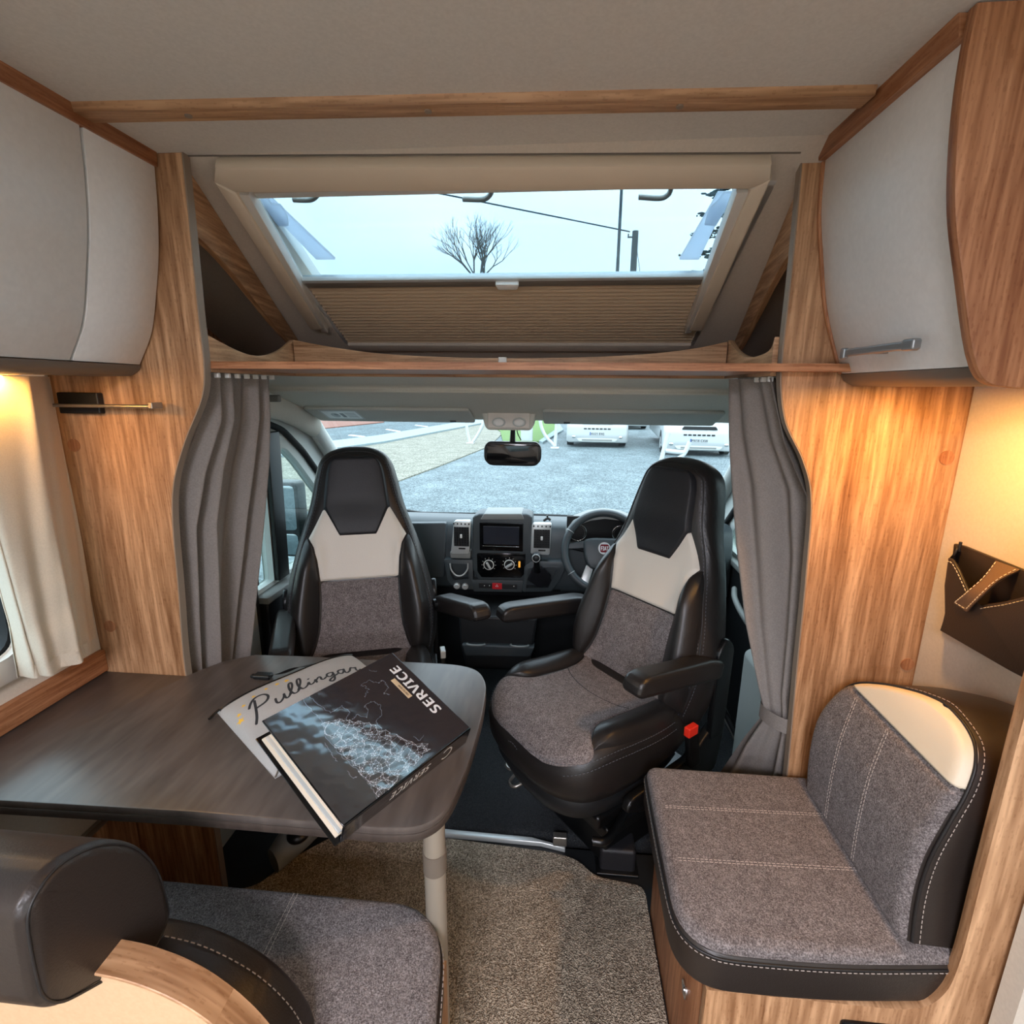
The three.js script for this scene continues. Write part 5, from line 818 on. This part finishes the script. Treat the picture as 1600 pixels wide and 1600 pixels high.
function cabSide(s) {
  const x0 = s < 0 ? -1.12 : 0.81, x1 = s < 0 ? -1.062 : 0.868, nm = s < 0 ? 'left' : 'right', IN = s < 0 ? x1 : x0;
  const open = [[-1.64, 0.0], [-1.64, 1.31], [-1.70, 1.335], [-1.82, 1.333], [-1.93, 1.300], [-2.08, 1.200], [-2.30, 1.00], [-2.55, 0.78], [-2.66, 0.62], [-2.66, 0.10], [-2.58, 0.0]];
  struct('wall_cab_' + nm, ext('x', [[-1.60, -0.12], [-1.60, 1.50], [-2.14, 1.50], [-2.14, 1.36], [-2.84, 0.78], [-2.96, 0.74], [-2.96, -0.12]], x0, x1, 0.002, 1, [round(open, 0.02)]), M.pillar);
  const d = struct(s < 0 ? 'door_1' : 'door_2', ext('x', round(open.map(([z, y]) => [-2.15 + (z + 2.15) * 0.992, 0.66 + (y - 0.66) * 0.992]), 0.02), s < 0 ? -1.112 : 0.82, s < 0 ? -1.070 : 0.862, 0.003, 1, [round([[-1.67, 0.735], [-1.67, 1.285], [-1.72, 1.300], [-1.800, 1.297], [-1.785, 0.735]], 0.012), round([[-1.885, 0.735], [-1.918, 1.235], [-1.965, 1.225], [-2.05, 1.16], [-2.20, 1.02], [-2.46, 0.77], [-2.46, 0.735]], [0.02, 0.03, 0.03, 0.03, 0, 0.02, 0.02])]), M.pillar);
  mesh('seal', tube([...round(open, 0.03).map(([z, y]) => [IN - s * -0.002, y, z])], 0.013, 160, 8, true), M.rubber, d);
  mesh('window_bar', ext('x', [[-1.788, 0.735], [-1.802, 1.297], [-1.885, 1.297], [-1.862, 0.735]], IN - 0.012, IN + 0.012, 0.002), M.plasticBlack, d);
  mesh('pane', ext('x', [[-1.655, 0.72], [-1.655, 1.31], [-1.82, 1.31], [-2.04, 1.18], [-2.48, 0.75], [-2.48, 0.72]], s < 0 ? -1.096 : 0.838, s < 0 ? -1.092 : 0.842), M.tintGlass, d);
  mesh('inner_panel', ext('x', round([[-1.66, 0.02], [-1.66, 0.70], [-2.56, 0.70], [-2.60, 0.60], [-2.60, 0.06]], 0.02), s < 0 ? -1.072 : 0.80, s < 0 ? -1.030 : 0.842 - 0.012, 0.008), M.plasticDark, d);
  mesh('ledge', ext('x', round([[-1.65, 0.695], [-1.65, 0.722], [-2.54, 0.722], [-2.56, 0.695]], 0.008), s < 0 ? -1.075 : 0.79, s < 0 ? -1.022 : 0.845 - 0.012, 0.004), M.plasticGrey, d);
  mesh('door_pull', tube([[IN - s * 0.045, 0.58, -1.80], [IN - s * 0.07, 0.60, -1.90], [IN - s * 0.07, 0.63, -2.05], [IN - s * 0.045, 0.64, -2.14]], 0.012, 24, 8), M.plasticGrey, d);
  struct('trim_' + (s < 0 ? 8 : 9), loftRings([0, 0.5, 1].map((k) => { const r = []; for (let i = 0; i < 14; i++) { const a = i / 14 * Math.PI * 2; r.push([mix(s < 0 ? -1.035 : 0.785, s < 0 ? -1.05 : 0.80, k) + 0.034 * Math.cos(a), mix(1.33, 0.74, k) + 0.05 * Math.sin(a), mix(-2.105, -2.79, k)]); } return r; })), M.pillar);
}
cabSide(-1); cabSide(1);
struct('trim_10', rbox(0.735, 0.795, -0.03, 0.50, -1.90, -1.625, 0.03), M.pillar);
{
  const t = thing('seat_belt', 'black seat belt with a metal buckle tongue beside the left cab curtain', 'seat belt', [0, 0, 0]); const a = [-1.058,0.804,-1.62], b = [-1.091,0.617,-1.6], c = [-1.103,0.489,-1.58];
  mesh('webbing', [tube([a, b, c], 0.014, 20, 6)].map((g) => g), M.plasticBlack, t); mesh('tongue', rbox(b[0] - 0.016, b[0] + 0.016, b[1] - 0.03, b[1] + 0.02, b[2] + 0.014, b[2] + 0.019, 0.002), M.metal, t); mesh('guide', rbox(a[0] - 0.03, a[0] + 0.02, a[1] - 0.03, a[1] + 0.09, a[2] - 0.02, a[2] + 0.01, 0.008), M.plasticDark, t);
}
{
  const t = thing('belt_stalk', 'black seat belt stalk standing between the driver seat and the right curtain', 'seat belt', [0, 0, 0]), a = [0.449,0.43,-1.55], b = [0.535,0.199,-1.5];
  mesh('rod', cyl(a, b, 0.009, 0.011), M.plasticBlack, t); mesh('sleeve', cyl(a, [a[0] - 0.004, a[1] + 0.05, a[2]], 0.014, 0.014), M.metal, t);
}
{
  const t = thing('wing_mirror', 'black framed wing mirror with two glasses outside the passenger window', 'mirror', [-1.245, 0.0, -2.18]); 
  mesh('housing', ext('z', rr(-0.105, 0.695, 0.085, 1.045, 0.03), -0.09, 0.0, 0.012, 3), M.plasticBlack, t);
  mesh('main_glass', ext('z', rr(-0.092, 0.825, 0.074, 1.030, 0.02), -0.002, 0.004, 0.001), M.mirrorGlass, t);
  mesh('wide_glass', ext('z', rr(-0.092, 0.708, 0.074, 0.806, 0.02), -0.002, 0.004, 0.001), M.mirrorGlass, t);
  mesh('arm', tube([[0.06, 0.80, -0.06], [0.11, 0.76, -0.10], [0.16, 0.72, -0.14]], 0.022, 14, 8), M.plasticBlack, t);
}

// ================================================================ behind the camera: unseen ceiling lamps, placed to light the cabin
function unseenCeilingLamp(x, z, w, d, power, label, color) {
  const t = thing('unseen_ceiling_lamp', label, 'lamp', [x, CEIL, z]);
  mesh('housing', rbox(-w / 2 - 0.02, w / 2 + 0.02, -0.03, 0, -d / 2 - 0.02, d / 2 + 0.02, 0.008), M.white, t);
  mesh('diffuser', rbox(-w / 2, w / 2, -0.034, -0.022, -d / 2, d / 2, 0.004), M.unseenLampGlow, t);
  const l = new THREE.RectAreaLight(color, power, w, d); l.position.set(x, CEIL - 0.037, z); l.rotation.x = -Math.PI / 2; scene.add(l);
}
unseenCeilingLamp(-0.15, 0.95, 0.50, 0.50, CEIL_POWER, 'unseen square ceiling lamp just behind the camera, lighting the cabin', 0xf3f2ff);
unseenCeilingLamp(-0.15, 2.15, 0.50, 0.50, CEIL_POWER, 'unseen square ceiling lamp at the rear end of the aisle, lighting the cabin', 0xf3f2ff);
{ const w = struct('unseen_window_4', ext('z', rr(-0.97, 0.83, 0.67, 1.72, 0.06), 2.98, 3.0, 0.005, 2, [rr(-0.93, 0.87, 0.63, 1.68, 0.05)]), M.rail); mesh('pane', ext('z', rr(-0.955, 0.845, 0.655, 1.705, 0.05), 3.03, 3.034), M.glass, w); }  // unseen rear window, sized to bring cool daylight into the cabin
// ================================================================ outside
const GY = -0.50;
const slab = (name, pts, mat, y, th = 0.1, up) => struct(name, ext('y', pts, GY + y - th, GY + y), mat, null, up);
slab('ground', [[-120, 60], [120, 60], [120, -160], [-120, -160]], M.asphalt, 0, 0.2);
slab('pavement_1', [...[[-3.429,-10.357],[-2.99,-13.111],[-2.358,-17.832],[-2.57,-27.057],[-4.386,-30.34],[-6.488,-18.94],[-8.06,-14.472]], [-60, -30], [-60, -2.6], [-5, -2.6], [-4.2, -7]], M.paving, 0.03);
slab('pavement_2', [...[[-7.802,-13.656],[-6.191,-18.059],[-4.256,-28.693],[-4.062,-31.637],[-5.137,-32.723],[-7.241,-20.387],[-8.908,-15.643]]], M.kerb, 0.10);
slab('road', [...[[-8.908,-15.643],[-7.241,-20.387],[-5.137,-32.723],[-5.297,-38.303],[-16.021,-28.422]]], M.road, 0.02);
slab('pavement_3', [...[[-12.879,-23.338],[-11.196,-24.061],[-9.933,-29.153],[-11.154,-32.772],[-17.244,-31.37]]], M.brick, 0.06);
slab('lawn', [...[[-3.839,-28.78],[-2.64,-23.775],[-2.036,-19.209],[-0.711,-19.43],[-0.013,-25.812],[-0.336,-39.53],[-4.745,-38.439]]], M.grass, 0.06);
slab('pavement_4', [...[[-0.711,-19.43],[-0.554,-18.992],[0.233,-25.061],[-0.336,-39.53],[-0.622,-39.459],[-0.075,-25.8]]], M.kerb, 0.08);
for (const [a, b] of [[[-8.731,-0.5,-21.313], [-7.865,-0.5,-20.709]], [[-8.249,-0.5,-24.632], [-7.228,-0.5,-23.464]], [[-7.676,-0.5,-27.726], [-6.746,-0.5,-26.688]]]) { const w = 0.14; tag(mesh('road_marking', ext('y', [[a[0], a[2]], [b[0], b[2]], [b[0] + w * 0.3, b[2] + w * 3], [a[0] + w * 0.3, a[2] + w * 3]], GY + 0.02, GY + 0.028), M.paintWhite), 'short white dash painted on the road beyond the pavement', 'road marking', 'white lane dashes on the far road'); }
function wallPost(P, h, label) { const t = thing('bollard', label, 'bollard', [P[0], GY, P[2]]); mesh('post', ext('y', rr(-0.22, -0.12, 0.22, 0.12, 0.04), 0, h, 0.02), M.paintWhite, t); mesh('cap', ext('y', rr(-0.25, -0.15, 0.25, 0.15, 0.04), h, h + 0.06, 0.02), M.paintWhite, t); }
wallPost([-1.177,-0.5,-19.593], 1.15, 'thick white post standing on the lawn behind the mirror');
function barrier(label, pts, base) { const t = thing('barrier', label, 'barrier', [0, 0, 0]); for (const p of pts) mesh('tube', tube(p, 0.055, Math.max(12, p.length * 8), 8), M.paintWhite, t); mesh('foot', rbox(base[0] - 0.14, base[0] + 0.14, GY, GY + 0.05, base[2] - 0.14, base[2] + 0.14, 0.015), M.paintWhite, t); }
barrier('white tubular barrier left of the rear view mirror on the pavement', [[[-3.29,0.454,-18.6], [-3.272,0,-18.6], [-3.161,-0.55,-18.6]], [[-3.161,-0.55,-18.6], [-2.901,-0.178,-18.6], [-2.712,0.19,-18.6], [-2.641,0.552,-18.6]]], [-3.161,-0.55,-18.6]);
barrier('white tubular barrier at the lawn corner left of the first van', [[[-0.063,0.546,-17.6], [-0.073,0.123,-17.6], [-0.101,-0.414,-17.6]], [[-0.101,-0.414,-17.6], [-0.411,-0.096,-17.6], [-0.569,0.222,-17.6], [-0.641,0.581,-17.6]]], [-0.101,-0.414,-17.6]);
barrier('white triangular barrier in front of the right van', [[[2.683,0.45,-13], [2.604,0.075,-13], [2.519,-0.45,-13]], [[2.519,-0.45,-13], [2.845,-0.252,-13], [3.077,-0.073,-13], [3.203,0.241,-13]], [[2.625,0.013,-13], [2.873,-0.014,-13], [3.089,-0.026,-13]]], [2.519,-0.45,-13]);

function van(label, x, z, turn, plate) {
  const t = thing('motorhome', label, 'motorhome', [x, GY, z], turn, 'white motorhomes parked across the yard');
  const side = round([[0.0, 0.16], [0.06, 0.40], [0.04, 0.70], [-0.05, 0.95], [-0.30, 1.12], [-0.95, 1.25], [-1.62, 1.95], [-1.30, 2.25], [-1.45, 2.85], [-6.2, 2.85], [-6.2, 0.35], [-1.2, 0.35], [-1.15, 0.20]], [0.06, 0.06, 0.06, 0.12, 0.1, 0.1, 0.05, 0.1, 0.15, 0.1, 0.05, 0.02, 0.05]);
  mesh('body', ext('x', side, -1.05, 1.05, 0.10, 4), M.vanWhite, t);
  mesh('windscreen', (() => { const g = rbox(-0.88, 0.88, -0.45, 0.45, -0.01, 0.01, 0.008); g.rotateX(-0.80); g.translate(0, 1.62, -1.27); return g; })(), M.glossBlack, t);
  mesh('lower_intake', ext('z', round([[-0.62, 0.20], [0.62, 0.20], [0.70, 0.30], [0.50, 0.315], [-0.50, 0.315], [-0.70, 0.30]], 0.03), 0.0, 0.055, 0.01), M.pillar, t);
  mesh('intake_slot', rbox(-0.52, 0.52, 0.225, 0.285, 0.03, 0.058, 0.01), M.plasticGrey, t);
  mesh('grille_slot', Array.from({ length: 7 }, (_, i) => rbox(-0.46 + i * 0.135, -0.36 + i * 0.135, 0.62, 0.665, 0.0, 0.062, 0.01)), M.plasticBlack, t);
  mesh('upper_grille', ext('z', round([[-0.52, 0.80], [0.52, 0.80], [0.46, 0.90], [-0.46, 0.90]], 0.03), -0.1, 0.035, 0.01), M.plasticBlack, t);
  for (const s of [-1, 1]) {
    mesh('fog_lamp', (() => { const g = new THREE.SphereGeometry(0.06, 16, 12); g.scale(1.2, 0.8, 0.5); g.translate(s * 0.80, 0.36, 0.04); return g; })(), M.chrome, t);
    mesh('headlamp', (() => { const g = new THREE.SphereGeometry(0.16, 20, 14); g.scale(0.8, 1.3, 0.5); g.translate(s * 0.80, 0.98, -0.16); return g; })(), M.silver, t);
    const wh = mesh('wheel', [cyl([s * 0.80, 0.33, -0.85], [s * 1.04, 0.33, -0.85], 0.33, 0.33, 32)], M.rubber, t); mesh('hub', cyl([s * 1.04, 0.33, -0.85], [s * 1.055, 0.33, -0.85], 0.20, 0.18, 24), M.silver, wh);
    mesh('wheel_arch', ext('x', (() => { const q = []; for (let i = 0; i <= 16; i++) { const a = i / 16 * Math.PI; q.push([-0.85 + 0.40 * Math.cos(a), 0.30 + 0.42 * Math.sin(a)]); } return q; })(), s > 0 ? 1.035 : -1.053, s > 0 ? 1.053 : -1.035), M.rubber, t);
    mesh('door_mirror', rbox(s * 1.05, s * 1.28, 1.35, 1.75, -1.1, -1.0, 0.04), M.plasticBlack, t);
  }
  if (plate) { const tx = canvasTex(512, 112, (g, w, h) => { g.fillStyle = '#a9aeae'; g.fillRect(0, 0, w, h); g.fillStyle = '#2a4a8a'; g.fillRect(0, 0, 34, h); g.fillStyle = '#15181a'; g.font = 'bold 98px sans-serif'; g.textAlign = 'center'; g.textBaseline = 'middle'; g.fillText(plate, 270, 60); }); const pl = mesh('number_plate', rbox(-0.26, 0.26, 0.42, 0.535, 0.045, 0.066, 0.004), M.paintWhite, t); mesh('plate_face', decal([-0.255, 0.424, 0.0665], [0.255, 0.424, 0.0665], [-0.255, 0.531, 0.0665], [0.255, 0.531, 0.0665], 1), std({ map: tx, roughness: 0.5 }), pl, 'y', true); }
  return t;
}
van('white motorhome parked at the lawn, left of the two nearer ones', 1.34, -18.2, -0.04, 'KU21 BWJ');
van('white motorhome farther back, partly hidden between the two nearer ones', 3.45, -27.0, -0.05, null);
van('white motorhome at the right edge of the windscreen behind the triangular barrier', 4.25, -16.2, -0.10, 'PN18 CXW');

// what shows in the roof window: a bare tree, poles with a wire, a conifer
function bareTree(P, H, label) {
  const t = thing('bare_tree', label, 'tree', P), r = rng(5), out = [];
  const grow = (a, d, len, rad, lvl) => { const b = a.clone().addScaledVector(d, len); out.push(cyl(a.toArray(), b.toArray(), rad, rad * 0.72, lvl > 3 ? 4 : 6)); if (lvl >= 7) return; const n = lvl < 1 ? 5 : lvl < 3 ? 3 : 2; for (let i = 0; i < n; i++) { const e = d.clone().add(new THREE.Vector3(r() - 0.5, (r() - 0.35) * 0.55, r() - 0.5).multiplyScalar(lvl < 1 ? 1.3 : 0.95)).normalize(); grow(b, e, len * (0.66 + r() * 0.22), rad * 0.62, lvl + 1); } };
  mesh('trunk', cyl([0, 0, 0], [0, H * 0.52, 0], 0.30, 0.2, 12), M.bark, t); grow(new THREE.Vector3(0, H * 0.52, 0), new THREE.Vector3(0, 1, 0), H * 0.12, 0.16, 0);
  mesh('branches', out, M.bark, t);
}
bareTree([[-6.21,1.813,-42][0], GY, -42], 14.2, 'leafless tree showing through the middle of the roof window');
{
  const a = [3.65,13.961,-38], b = [3.696,10.134,-38]; const t = thing('pole', 'thin tall pole right of the tree in the roof window', 'pole', [a[0], GY, -38]); mesh('shaft', cyl([0, 0, 0], [0, a[1] - GY + 1.5, 0], 0.14, 0.09), M.bark, t); mesh('base', cyl([0, 0, 0], [0, 0.4, 0], 0.2, 0.16), M.bark, t);
}
{
  const a = [5.19,12.705,-42], t = thing('utility_pole', 'thick utility pole with a crosspiece holding the overhead wire', 'pole', [a[0], GY, -42]); const h = a[1] - GY; mesh('shaft', cyl([0, 0, 0], [0, h, 0], 0.28, 0.22), M.bark, t); mesh('bracket', [rbox(-0.55, 0.1, h - 0.45, h - 0.35, -0.05, 0.05, 0.02)], M.bark, t); mesh('insulator', cyl([-0.5, h - 0.36, 0], [-0.5, h - 0.18, 0], 0.05), M.bark, t); mesh('stay', tube([[0.1, h - 0.9, 0.05], [0.55, h - 3.2, 0.1], [0.9, h - 6, 0.2]], 0.02, 10, 5), M.bark, t);
  const w = [[4.779,12.669,-42], [0.815,12.886,-40], [-3.487,13.162,-38], [-7.79,13.439,-36], [-12.429,13.678,-34]]; tag(mesh('overhead_wire', tube(w, 0.05, 60, 6), M.bark), 'dark overhead wire running across the sky to the utility pole', 'wire');
}
{
  const P = [9.505,12.348,-38], t = thing('conifer', 'dark conifer at the right end of the roof window', 'tree', [P[0] + 1.2, GY, -38]), r = rng(8), tw = [], nd = [], H = P[1] - GY + 4.0;
  mesh('trunk', cyl([0, 0, 0], [0, H, 0], 0.25, 0.05, 10), M.bark, t);
  for (let i = 0; i < 74; i++) { const k = i / 74, y = H * (0.25 + 0.74 * k), L = (1 - k) * 4.6 + 0.8, a = i * 2.4, d = [Math.cos(a), -0.12 + 0.3 * k, Math.sin(a)], e = [d[0] * L, y + d[1] * L, d[2] * L]; tw.push(cyl([0, y, 0], e, 0.045, 0.012, 5)); for (let j = 0; j < 20; j++) { const q = 0.3 + 0.7 * r(), s = 0.07 + 0.12 * r(), g = new THREE.IcosahedronGeometry(s, 0); g.scale(1.5, 0.4, 0.6); g.rotateX(r()); g.rotateY(r() * 6); g.translate(e[0] * q + (r() - 0.5) * 0.35, mix(y, e[1], q) + (r() - 0.5) * 0.2, e[2] * q + (r() - 0.5) * 0.35); nd.push(g); } }
  mesh('branches', tw, M.bark, t); mesh('needles', nd, M.needles, t);
}
renderer.render(scene, camera);
